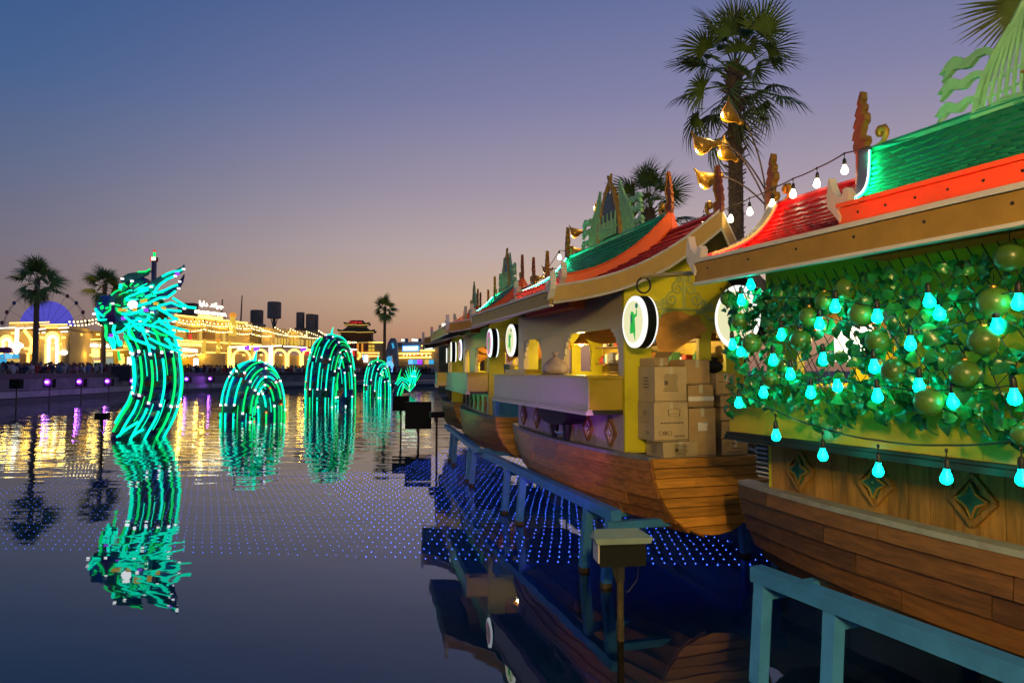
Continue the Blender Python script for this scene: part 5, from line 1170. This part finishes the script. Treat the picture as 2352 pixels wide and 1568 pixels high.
# ---- grand dhaba
H3 = Facade('restaurant_building', 'long two storey restaurant front covered in yellow light strips and swags', 'building', (398, 98), (740, 134))
H3.box('wall', 'stucco_dark', 398, 600, 741, 872, -9, 0); H3.box('upper_wall', 'stucco', 574, 740, 748, 800, -9, .0)
a = H3.g(398, 723); b = H3.g(572, 741.5); m = MB(); m.prism([(a[0], a[1]), (b[0], b[1]), (b[0], b[1]-1.5), (a[0], b[1]-1.5)], .6, lambda p, q, c: Vector((p, -.35+c, q))); m.build('roof_parapet', 'stucco', H3.t)
H3.bar('roof_light', 'lit_warm', 402, 723, 568, 741.5, .16, .2, .8)
letters(H3, '\uFE8E\uFE91\uFE8D\uFEA9 \uFEAA\uFEE7\uFE8D\uFEAE\uFE9F', 458, 513, 690, 712, 'lit_white', .7)
letters(H3, 'GRAND DHABA', 447, 520, 711, 727, 'lit_white', .8); H3.bar('tagline_light', 'lit_warm', 456, 726.5, 484, 728.5, .5, .2, .9); H3.bar('tagline_light', 'lit_warm', 486, 730, 510, 732, .5, .2, .9)
for x in (447, 470, 495, 517): H3.bar('sign_post', 'steel_dark', x, 725, x, 738, .12, .12, .7)
letters(H3, 'GRAND DHABA', 408, 468, 785, 796, 'lit_warm', .8); H3.bar('plate_light', 'lit_white', 420, 802.5, 453, 805.5, .42, .15, .8)
H3.bar('balcony_light', 'lit_warm', 404, 781, 600, 792, .15, .2, .9); H3.bar('balcony_light', 'lit_warm', 472, 809, 600, 815, .14, .2, .9); H3.bar('balcony_light', 'lit_warm', 416, 806.5, 441, 808, .13, .2, .9)
for x, y0, y1 in ((461,759,782),(515,764,786),(405,785,806),(465,786,808)): H3.bar('post_light', 'lit_soft', x, y0, x, y1, .36, .2, .8)
for x, y0, y1 in ((469.5,780,824),(527,783,840),(579,786,820),(626,788,806)): H3.bar('orange_post', 'lit_gold', x, y0, x, y1, .34, .3, 1.1)
for x0, x1, y0, y1 in ((466,494,762,779),(430,453,762,778)): H3.box('dark_window', 'brown_wood', x0, x1, y0, y1, .0, .1); 
H3.bar('red_lamp', 'lit_red', 437, 767, 437, 779, .45, .2, .5)
for x0, x1 in ((446,456),(475,483),(493,501),(504,514),(517,521),(536,541),(542,551),(556,562)): H3.box('door_light', 'lit_white', x0, x1, 823, 840, .02, .2)
H3.box('wall_panel', 'mustard', 404, 446, 822, 846, .0, .1); H3.box('orange_column', 'lit_orange', 439, 444, 820, 842, .1, .3)
for k, (x0, x1, y0, y1) in enumerate(((632,644,776,794),(647,655,777,792),(655,662,778,792),(668,682,779,793),(684,697,779,793),(704,714,780,796),(718,732,781,797))):
    w_ = H3.box('window', 'lit_gold' if k % 2 else 'lit_soft', x0, x1, y0, y1, .02, .12); H3.bar('mullion', 'stucco_dark', (x0+x1)/2, y0, (x0+x1)/2, y1, .12, .08, .16)
H3.box('balcony_slab', 'stucco_dark', 574, 740, 797, 800, .0, .8)
# white arcade in front of it
H4 = Facade('light_arcade', 'row of white neon arches and posts before the restaurant', 'arcade', (520, 98), (830, 124))
for x in (527, 535): H4.bar('neon_post', 'lit_warm', x, 797 if x < 530 else 824, x, 845, .35, .3, .0)
for x in (622,): H4.bar('neon_post', 'lit_white', x, 794, x, 844, .5, .3, .0)
H4.bar('neon_beam', 'lit_white', 527, 797, 646, 794, .18, .2, .0); H4.bar('neon_beam', 'lit_white', 652, 795, 705, 798, .16, .2, .0); H4.bar('neon_beam', 'lit_white', 795, 801, 819, 803, .2, .2, .0)
for x, w, yb in ((555,40,842),(598,30,838),(642,30,846),(676,29,842),(709,28,838)): H4.arch('neon_arch', 'lit_warm', x, 803, w, yb, .17, .1)
for x, yt in ((562,800),(584,803),(692,803)): H4.bar('violet_sign', 'lit_violet', x, yt, x+10, yt-2, .5, .2, .6)
H4.bar('violet_sign', 'lit_red', 700, 811, 722, 813, .5, .2, .3); H4.bar('neon_post', 'lit_white', 807, 803, 807, 818, .2, .2, 0)
letters(H4, 'ARABIAN', 545, 575, 797, 803, 'lit_white', .4)
for x0, x1 in ((580,592),(634,650),(668,684),(700,716)): H4.box('shop_glow', 'lit_soft', x0, x1, 824, 840, -2.5, -2.4)
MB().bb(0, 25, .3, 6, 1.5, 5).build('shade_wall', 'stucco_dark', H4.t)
# light swags
def swag(label, fc, pts, off, r, gap, sag):
    t_ = thing('string_lights', label, 'string lights', fc.t.location, fc.t.rotation_euler.z); m = MB(); cb = []
    for (x0, y0), (x1, y1) in zip(pts, pts[1:]):
        a, b = fc.g(x0, y0, off), fc.g(x1, y1, off); L = math.hypot(b[0]-a[0], b[1]-a[1]); n = max(3, round(L/gap))
        for i in range(n): f = i/n; p = Vector((a[0]+(b[0]-a[0])*f, -off+random.uniform(-.1,.1), a[1]+(b[1]-a[1])*f-sag*L*f*(1-f))); cb.append(p+Vector((0,0,.1))); m.ball(p, r, 5, 4)
    stuff(m.build('bulbs', 'far_bulb', t_)); MB().tube(cb, .02, 3).build('cable', 'wire', t_)
swag('uppermost swag of bulbs below the restaurant roof light', H3, [(403,732),(466,737),(526,743),(575,748)], 1.6, .085, .8, .16)
swag('second swag of bulbs across the restaurant front', H3, [(398,737),(468,744),(527,749),(577,754),(620,760)], 1.9, .085, .45, .16)
swag('third swag of bulbs across the restaurant front', H3, [(398,758),(469,756),(528,762),(577,766),(625,771)], 1.9, .085, .42, .18)
swag('upper bulb strings running to the far end of the restaurant', H3, [(566,745),(592,751),(640,767),(690,772),(735,776)], 2.4, .09, .5, .10)
swag('sloping bulb strings over the restaurant end wall', H3, [(632,752),(660,768),(668,755),(705,772),(704,761),(745,776)], 2.2, .09, .75, .02)
swag('dense bulb strings by the tallest dragon coil', H4, [(732,760),(768,778),(800,785),(818,786),(775,788)], 4, .10, .5, .05)
swag('bulb strings under the restaurant balcony', H3, [(404,812),(430,816),(462,812),(474,815),(500,822),(522,817)], 1.2, .085, .5, .12)
swag('low bulb strings below the restaurant balcony, second row', H3, [(408,822),(452,813),(474,820),(520,824)], 1.4, .08, .5, .12)
swag('bulb swag between the arched hall and the dragon', H1, [(160,739),(196,737),(222,733),(250,735)], 1.0, .085, .38, .10)
swag('lower bulb swag between the arched hall and the dragon', H1, [(163,747),(197,746),(221,741),(238,749)], 1.0, .085, .38, .10)
# added fill lamps that brighten the far fronts
for fc, L in ((H1, ((10,790),(60,800),(96,775),(120,800),(146,775),(30,765))), (H2, ((185,768),(225,768),(210,815),(255,812),(280,815))), (H3, ((415,740),(470,748),(530,755),(420,815),(455,815),(500,818),(545,822),(590,770),(640,768),(700,772))), (H4, ((560,815),(600,815),(645,815),(690,815)))):
    for x, y in L:
        a = fc.g(x, y, 2.2); w_ = MB().box((a[0], -2.2, a[1]), (.3,.2,.2)).build('wall_lamp', 'lit_warm', fc.t); lamp('lamp_light', w_, (a[0], -2.0, a[1]), 75 if fc is not H3 else 260, (1,.56,.07), .3)
# ---- glowing golden figures
for k, (x, y0, y1, lab) in enumerate(((534.5,718,771,'tall golden glowing statue beside the restaurant roof sign'),(501.5,778,814,'golden glowing statue on the restaurant balcony'),(291,783,804,'round golden glowing statue over the shop entrance'))):
    fc = H2 if k == 2 else H3; a, z1 = fc.g(x, y0, 1.6); _, z0 = fc.g(x, y1, 1.6); h = z1-z0; s_ = thing('statue', lab, 'statue', fc.t.matrix_basis @ Vector((a, -1.6, z0)), fc.t.rotation_euler.z)
    w = h*(.17 if k < 2 else .40); MB().lathe([(w*.9,0),(w,.10*h),(w*.75,.30*h),(w*1.0,.48*h),(w*.9,.60*h),(w*.5,.68*h)], 12).build('robe', 'lit_gold', s_, True); MB().ball((0,0,.76*h), w*.72, 10, 8, (1,1,1.1)).build('head', 'lit_gold', s_, True)
    MB().lathe([(w*.85,.82*h),(w*1.0,.90*h),(w*.55,1.0*h)], 12).build('turban', 'lit_orange', s_, True)
    for d in (-1, 1): MB().tube([(d*w*.9,-.1,.56*h),(d*w*1.25,-w*.6,.42*h),(d*w*.5,-w*1.1,.40*h)], w*.22, 6).build('arm', 'lit_yellow', s_, True)
# ---- roof tanks
for x0, x1, y0, y1, Y, lab, stand in ((576,604,714,744,128,'squat grey water tank on the restaurant roof',0),(615,645,695,731,140,'tall water tank on a slender stand',1),(681,699,719,753,138,'narrow brown water tank, right of the stand tank',0),(703,722,723,757,138,'paired water tank next to the narrow one',0),(720,731,724,757,141,'rear tank of the pair half hidden',0)):
    a = at(x0, y0, Y); b = at(x1, y1, Y); r = (b.x-a.x)/2; t_ = thing('water_tank', lab, 'water tank', ((a.x+b.x)/2, Y, b.z), 0, 'water tanks above the roofs')
    MB().lathe([(r,0),(r,a.z-b.z),(r*.9,a.z-b.z+.15)], 18).build('tank', 'tank', t_)
    if stand:
        m = MB(); m.bar((0,0,0),(0,0,-4), .5, .5); m.build('stand', 'tank', t_)
        for d in (-1, 1): MB().bar((d*r*.5,0,0),(0,0,-2.5), .15, .15).build('brace', 'tank', t_)
    else: MB().bb(-r*1.1, r*1.1, -r, r, -3, 0).build('plinth', 'stucco_dark', t_)
t_ = thing('roof_box', 'dark blue plant box on the roof behind the lettering', 'plant room', at(432, 703, 130), 0); MB().bb(-1.5,1.5,-1,1,-4,.3).build('casing', 'tank', t_); MB().bb(-1.7,1.7,-1.2,1.2,.3,.5).build('lid', 'tank', t_)
for x, y0, y1, lab in ((553,678,742,'tall thin red crane mast against the sky'),(508,687,740,'short thin red mast behind the lettering')):
    Y = 180; a = at(x+3, y0, Y); b = at(x, y1, Y); t_ = thing('mast', lab, 'mast', (b.x, Y, b.z), 0); MB().tube([(0,0,0),(a.x-b.x,0,a.z-b.z)], [.22,.12], 4).build('mast', 'rim_pink', t_)
    m = MB()
    for k in range(9): f = k/9; m.bar(((a.x-b.x)*f-.35,0,(a.z-b.z)*f),((a.x-b.x)*f+.35,0,(a.z-b.z)*f+.4), .06, .06)
    m.build('lattice', 'rim_pink', t_)
# ---- pagoda
PY = 150; pc = at(820, 851, PY); pg = thing('pagoda', 'chinese pagoda with red roof sign on the far shore', 'pagoda', (pc.x, PY, 1.45), .12)
def pz(y): return at(820, y, PY).z-1.45
def proof(y_e, y_t, we, wt, name='roof'):
    m = MB(); N = 6; vs = []
    for i in range(N+1):
        f = i/N; w = we+(wt-we)*f; z = pz(y_e)+(pz(y_t)-pz(y_e))*f**1.6
        for sx_, sy_ in ((-1,-1),(0,-1),(1,-1),(1,0),(1,1),(0,1),(-1,1),(-1,0)): vs.append((sx_*w, sy_*w*.8, z+(.7*(1-f)**3 if sx_ and sy_ else 0)))
    m.add(vs, [(i*8+j, i*8+(j+1)%8, (i+1)*8+(j+1)%8, (i+1)*8+j) for i in range(N) for j in range(8)]+[tuple(range(7,-1,-1)), tuple(N*8+j for j in range(8))]); r = m.build(name, 'pagoda_tile', pg)
    e = MB(); 
    for a, b in ((-1,0),(0,1)): e.bar((a*we*.95,-we*.8-.02,pz(y_e)+.1*(1 if a else 0)),(b*we*.95,-we*.8-.02,pz(y_e)+.1), .18, .14)
    e.build('eave_light', 'lit_soft', r)
    return r
k_ = PY/1568
MB().bb(-33*k_,33*k_,-26*k_,26*k_,0,pz(786)).build('body', 'pagoda_wall', pg); MB().bb(-34*k_,34*k_,-27*k_,27*k_,pz(786),pz(764)).build('storey', 'pagoda_wall', pg); MB().bb(-21*k_,21*k_,-17*k_,17*k_,pz(757),pz(746)).build('storey', 'stucco_dark', pg)
proof(765, 752, 42*k_, 22*k_); proof(748, 736, 29*k_, 13*k_); proof(788, 782, 38*k_, 33*k_)
MB().bb(-16*k_,13*k_,-20*k_,-19*k_,pz(744.5),pz(738)).build('sign_board', 'cl_black', pg); me = text_mesh('CHINA', 7*k_, .05); me.materials.clear(); me.materials.append(M['lit_red']); link('lettering', me, pg, mtx=Matrix.Translation((-1.5*k_, -20.4*k_, pz(744))) @ Matrix.Rotation(pi/2, 4, 'X') @ Matrix.Diagonal((1.35,1,1,1)))
for x in (-24,-14,-4,4,14,22): MB().bb((x-2)*k_,(x+2)*k_,-27.6*k_,-26.2*k_,pz(822),pz(790)).build('red_column', 'lit_orange' if x in (4, 14) else 'rim_pink', pg)
for x in (31, 38):
    for y in (796, 804): MB().bb((x-3)*k_,(x+3)*k_,-28*k_,-27.2*k_,pz(y+3),pz(y-3)).build('window', 'lit_gold', pg)
MB().bb(26*k_,62*k_,-27*k_,-10*k_,0,pz(786)).build('wing', 'stucco_dark', pg); MB().bb(28*k_,60*k_,-28.2*k_,-27.6*k_,pz(788),pz(786)).build('strip_light', 'lit_warm', pg)
for y in (811, 818): MB().bb(12*k_,52*k_,-30*k_,-29*k_,pz(y+1),pz(y-1)).build('strip_light', 'lit_warm', pg)
MB().bb(18*k_,27*k_,-31*k_,-30*k_,pz(832),pz(816)).build('blue_sign', 'lit_white', pg); MB().bb(15*k_,19*k_,-31*k_,-30*k_,pz(826),pz(815)).build('blue_sign', 'lit_blue', pg); MB().bb(-12*k_,-2*k_,-30*k_,-29*k_,pz(818),pz(806)).build('red_sign', 'lit_red', pg)
MB().tube([(4*k_,-30*k_,pz(826)),(9*k_,-30*k_,pz(820)),(9*k_,-30*k_,pz(812)),(4*k_,-30*k_,pz(809))], .25, 5).build('neon_curve', 'lit_yellow', pg)
# ---- kiosks to the right of it
H5 = Facade('food_hall', 'low dark hall with a bright blue sign and orange lettering, far shore right', 'building', (905, 128), (1015, 122))
H5.box('wall', 'stucco_dark', 905, 1015, 790, 872, -8, 0); H5.box('roof_band', 'blue_grey', 914, 1000, 786, 795, -8, .3)
H5.box('blue_sign', 'lit_blue', 924, 960, 794, 806, .3, .6); H5.box('sign_core', 'lit_white', 927, 957, 796.5, 803.5, .6, .75); H5.box('blue_sign', 'lit_cyan', 972, 993, 795, 802, .3, .6); H5.box('sign_core', 'lit_white', 975, 992, 797, 801, .6, .7)
for x0, x1, y in ((908,990,811.5),(905,990,821),(968,987,793.5),(966,998,804.5)): H5.bar('strip_light', 'lit_warm', x0, y+.5, x1, y-.5, .2, .15, .5)
letters(H5, 'CAC PENNER GRP', 917, 974, 813.5, 819.5, 'lit_orange', .5)
for k, x in enumerate((922, 946, 953)): H5.box('roof_lamp', 'lit_white', x, x+4, 779-k%2, 783-k%2, .3, .6); H5.box('roof_unit', 'blue_grey', x+3, x+9, 777, 790, -.6, .2)
for k, (x, c) in enumerate(((938,'lit_blue'),(958,'lit_violet'),(948,'lit_cyan'),(985,'lit_cyan'),(975,'lit_soft'))): H5.box('shop_glow', c, x, x+10, 826, 836, .0, .15)
swag('bulb string across the food hall front', H5, [(927,815),(960,812),(998,819)], 1.5, .12, .9, .1)
t_ = thing('sculpture', 'dark curved blade sculpture with a pale panel beside the lone palm', 'sculpture', (at(890, 851, 126).x, 126, 1.45), 0); k_ = 126/1568
m = MB(); m.prism([(-6,0),(-4,40),(2,62),(8,70),(17,70),(22,62),(26,30),(24,0),(16,20),(10,44),(4,30),(2,0)], 1.2, lambda a, b, c: Vector((a*k_, c, b*k_*1.25))); m.build('blade', 'blue_grey', t_); MB().box((14*k_,-.8,70*k_), (4*k_,.15,12*k_), Matrix.Rotation(-.25, 3, 'Y')).build('panel', 'lit_cyan', t_)
t_ = thing('statue', 'small blue glowing figure on the far promenade under the lone palm', 'statue', (at(894, 851, 118).x, 118, 1.45), 0); MB().lathe([(.9,.2),(.55,1.4),(.8,2.0),(.4,2.7)], 10).build('body', 'lit_blue', t_, True); MB().ball((0,0,3.1), .5, 8, 6).build('head', 'lit_cyan', t_, True)
# ---- dark kiosk seen past the last boat
H6 = Facade('kiosk', 'dark brown timber kiosk with a ring lamp at the end of the boat row', 'kiosk', (1005, 27), (1062, 26)); H6.box('wall', 'brown_wood', 1008, 1060, 788, 905, -2, 0); H6.box('roof_slab', 'mustard_trim', 1000, 1075, 772, 784, -2.2, .5)
for k in range(6): H6.box('plank', 'brown_wood', 1010, 1058, 790+k*10, 799+k*10, .0, .04)
H6.arch('ring', 'gold', 1025, 741, 30, 775, .03, .2, 1); H6.box('ring_lamp', 'lit_white', 1015, 1030, 743, 748, .15, .25)
# ---- ferris wheel
Yw = 175; wc = at(102, 760, Yw); kw = Yw/1568; fw = thing('ferris_wheel', 'ferris wheel with a large violet blue light disc behind the arched hall', 'ferris wheel', wc, 0)
R = 97*kw
for r, w in ((R, .06), (R*.965, .05)): MB().tube([(r*cos(2*pi*i/60), 0, r*sin(2*pi*i/60)) for i in range(61)], w, 5).build('rim', 'rim_pink', fw)
MB().lathe([(64*kw, 0), (64*kw, .2)], 48, (2*kw, .6, 6*kw), Matrix.Rotation(pi/2, 3, 'X')).build('light_disc', 'disc_blue', fw)
for k in range(20): a = 2*pi*k/20+.1; MB().bar((0,.2,0),(R*cos(a),0,R*sin(a)), .05, .05).build('spoke', 'steel_dark', fw)
for k in range(24):
    a = 2*pi*k/24; c = Vector(((R+.5)*cos(a), 0, (R+.5)*sin(a)-.8)); MB().lathe([(.25,-.5),(.4,-.15),(.4,.25),(.15,.5)], 8, c).build('gondola', 'rim_pink' if k % 3 else 'blue_grey', fw)
for d in (-1, 1): MB().bar((0,1,0),(d*6,1,-12), .5, .5).build('support', 'steel_dark', fw)
MB().box((0,.8,0),(2,1,2)).build('hub', 'steel_dark', fw)
# ---- drop tower
Yt_ = 190; tb = at(352, 700, Yt_); k_ = Yt_/1568; tw = thing('drop_tower', 'slim ride tower with red and green lights above the dragon head', 'ride tower', (tb.x, Yt_, 1.45), 0); zt = at(352, 574, Yt_).z-1.45
MB().bb(-4*k_,4*k_,-4*k_,4*k_,0,zt-26*k_).build('shaft', 'blue_grey', tw); MB().bb(-6*k_,6*k_,-6*k_,6*k_,zt-27*k_,zt-17*k_).build('cabin', 'cl_red', tw); MB().bb(-3.5*k_,6.4*k_,-6.6*k_,-6*k_,zt-25*k_,zt-18*k_).build('cabin_light', 'lit_white', tw); MB().bb(-6.5*k_,-3.6*k_,-6.6*k_,-6*k_,zt-27*k_,zt-17*k_).build('cabin_light', 'lit_red', tw)
MB().bb(-2*k_,2*k_,-2*k_,2*k_,zt-17*k_,zt-5*k_).build('mast_light', 'led_green', tw); MB().bb(-2.2*k_,2.2*k_,-2.2*k_,2.2*k_,zt-5*k_,zt).build('mast_light', 'lit_red', tw)
for k in range(8): MB().bar((-4*k_,-4.2*k_,(zt-28*k_)*(k+.2)/8),(4*k_,-4.2*k_,(zt-28*k_)*(k+.8)/8), .3, .3).build('brace', 'rim_pink', tw)
# ---- floodlights on poles before the quay wall
for k, (x, y, r, on) in enumerate(((36,878,9,0),(112,877,10,1),(185,876,10,1),(249,875,9,1),(306,874,9,1),(430,870,8,1),(484,869,8,1),(606,866,9,1))):
    x_ = [36,112,185,249,306,430,484,606][k]; Yp = (47,51,57,62,66,78,84,88)[k]; p = at(x, y, Yp); s_ = 1.25
    f = thing('pool_floodlight', ('unlit floodlight on a pole at the left edge of the far quay', 'first violet floodlight from the left before the quay wall', 'second violet floodlight from the left before the quay wall', 'third violet floodlight before the quay, left of the dragon neck', 'violet floodlight touching the left side of the dragon neck', 'violet floodlight just right of the dragon neck', 'violet floodlight left of the first dragon coil', 'violet floodlight above the first dragon coil')[k], 'floodlight', (p.x, p.y, 0), -.1, 'violet floodlights along the far quay')
    MB().bb(-.30*s_, .30*s_, -.12, .25, p.z-.42, p.z+.22).build('housing', 'dark_box', f); MB().tube([(0,.1,-.7),(0,.1,p.z-.4)], .05, 6).build('pole', 'steel_dark', f)
    if on:
        MB().lathe([(.19*s_,0),(.19*s_,.03)], 16, (0,-.14,p.z), Matrix.Rotation(pi/2, 3, 'X')).build('lens_ring', 'lit_violet', f); MB().ball((0,-.2,p.z),   .09*s_, 12, 6, (1.3,.4,.7)).build('lens', 'lit_flood', f)
        lamp('lamp_light', f, (0,-.5,p.z), 40, (.4,.08,1), .1)
# ---- people on the promenade
def person_mesh(kind):
    st = {}
    m = MB(); lg = .10 if kind != 1 else .06
    for d in (-1, 1): m.tube([(d*.08,0,.92),(d*.10,.02,.5),(d*(.10+lg*.3),-.02+lg*d,.06),(d*(.10+lg*.3),-.1+lg*d,.03)], [.095,.075,.05,.045], 8)
    m.tube([(0,0,.86),(0,0,1.0),(0,.01,1.2),(0,.0,1.38),(0,0,1.46),(0,0,1.52)], [.15,.155,.17,.165,.07,.055], 10, flat=.75)
    for d in (-1, 1): m.tube([(d*.17,0,1.40),(d*.24,.03,1.12),(d*(.20 if kind == 0 else .14),-.14 if kind else .0,.92 if kind == 0 else 1.05),(d*(.2 if kind == 0 else .10),-.2 if kind else -.03,.80 if kind == 0 else 1.10)], [.058,.046,.038,.03], 7)
    m.ball((0,-.01,1.63), .105, 12, 9, (.88,1,1.16)); m.ball((0,-.115,1.615), .022, 6, 4); st['body'] = m
    m = MB(); m.tube([(0,0,.80 if kind != 2 else .35),(0,0,1.0),(0,.01,1.2),(0,0,1.38),(0,0,1.45)], [.185 if kind != 2 else .26,.172,.185,.178,.085], 12, False, flat=.78)
    for d in (-1, 1): m.tube([(d*.165,0,1.405),(d*.24,.03,1.13)]+([(d*.2,-.1,.95)] if kind == 2 else []), [.075,.062]+([.055] if kind == 2 else []), 8, False)
    st['top'] = m
    m = MB()
    if kind != 2:
        for d in (-1, 1): m.tube([(d*.08,0,.95),(d*.10,.02,.5),(d*(.10+lg*.3),-.02+lg*d,.10)], [.115,.088,.068], 8, False)
    else: m.tube([(0,0,.9),(0,0,.08)], [.2,.29], 12, False)
    st['trousers'] = m
    m = MB()
    if kind == 2: m.ball((0,.01,1.64), .125, 10, 8, (.95,1.05,1.15)); m.tube([(0,.03,1.56),(0,.05,1.36)], [.12,.2], 10, False)
    else: m.ball((0,.025,1.665), .108, 10, 8, (.92,1,1.05))
    st['hair'] = m
    return {k: v.mesh('person_'+k, 'skin', True) for k, v in st.items()}
PM = [person_mesh(k) for k in range(3)]
COLS = ['white','black','maroon','navy','grey','tan','pink','blue','red','green']
def shore(x, back):
    "spot on the promenade seen at photo column x, a little behind the quay edge"
    d = ray(x, 851); best = None
    for (a, b) in zip(FAR, FAR[1:]):
        A, B = Vector((*a,0)), Vector((*b,0)); e = B-A; D = Vector((d.x, 1, 0)); den = D.x*e.y-D.y*e.x
        if abs(den) < 1e-6: continue
        tt = (A.x*e.y-A.y*e.x)/den; ss = (A.x*D.y-A.y*D.x)/den
        if 0 <= ss <= 1 and tt > 0 and (best is None or tt < best): best = tt
    return None if best is None else Vector((d.x*(best+back), best+back, 1.45))
random.seed(77); used = {}
marks = [(0,40,'at the far left of the promenade'),(40,80,'under the hanging lantern'),(80,104,'at the foot of the left palm'),(104,140,'below the horseshoe arch'),(140,180,'below the round white sign'),(180,225,'before the shop menu boards'),(225,262,'left of the dragon neck'),(262,310,'just behind the dragon neck'),(412,445,'right of the dragon neck'),(445,480,'below the white plate light'),(480,520,'under the balcony statue'),(520,560,'by the first neon post'),(560,620,'behind the first dragon coil'),(620,665,'under the tall neon post'),(665,705,'between the neon arches'),(818,850,'left of the small coil'),(850,905,'near the lone palm foot'),(905,960,'before the blue sign hall'),(960,1003,'at the right end of the promenade')]
for x0, x1, where in marks:
    x = x0+random.uniform(0, 4)
    while x < x1:
        for row in range(2):
            xx = x+random.uniform(-2, 2)+row*3; p = shore(xx, random.uniform(1.0, 2.2)+row*2.4)
            if p is None or (row and random.random() < .35): continue
            kd = random.choice((0,0,1,1,2)); tcol = random.choice(COLS[:9] if kd != 2 else ['black','black','navy','maroon','white']); bcol = random.choice(['black','navy','grey','tan','white']) if kd != 2 else tcol
            hat = random.choice(['dark hair']*3+['a cap']) if kd != 2 else 'a headscarf'
            lab = 'person in %s%s, %s'%(('%s top, %s trousers'%(tcol, bcol)) if kd != 2 else ('long %s robe and headscarf'%tcol), ', cap' if hat == 'a cap' else '', where)
            if lab in used:
                used[lab] += 1; lab = lab.replace('person in', 'person %s in'%('further back' if row else 'turned sideways')); 
                if lab in used: continue
            used[lab] = 1
            sc = random.uniform(.92, 1.06); pr = thing('person', lab, 'person', p, random.uniform(-pi, pi) if random.random() < .6 else random.uniform(-.6,.6), 'people strolling on the far promenade'); pr.scale = (sc,sc,sc)
            for part, mt in (('body', 'skin'), ('top', 'cl_'+tcol), ('trousers', 'cl_'+bcol), ('hair', 'hair' if hat == 'dark hair' else 'cl_'+tcol if kd == 2 else 'cl_'+random.choice(COLS))):
                o = link(part if not (kd == 2 and part in ('top','hair')) else {'top':'robe','hair':'headscarf'}[part], PM[kd][part], pr); o.material_slots[0].link = 'OBJECT'; o.material_slots[0].material = M[mt]
        x += random.uniform(3.2, 6.5)
t_ = thing('stall_counter', 'low dark stall counter with a red panel left of the dragon neck', 'stall', shore(262, .8), .3); MB().bb(-1.6,1.6,-.4,.4,0,1.5).build('counter', 'parapet', t_); MB().bb(-1.55,-.4,-.43,-.405,.5,1.4).build('red_panel', 'cl_red', t_); MB().bb(-1.7,1.7,-.5,.5,1.5,1.56).build('worktop', 'concrete_pale', t_)
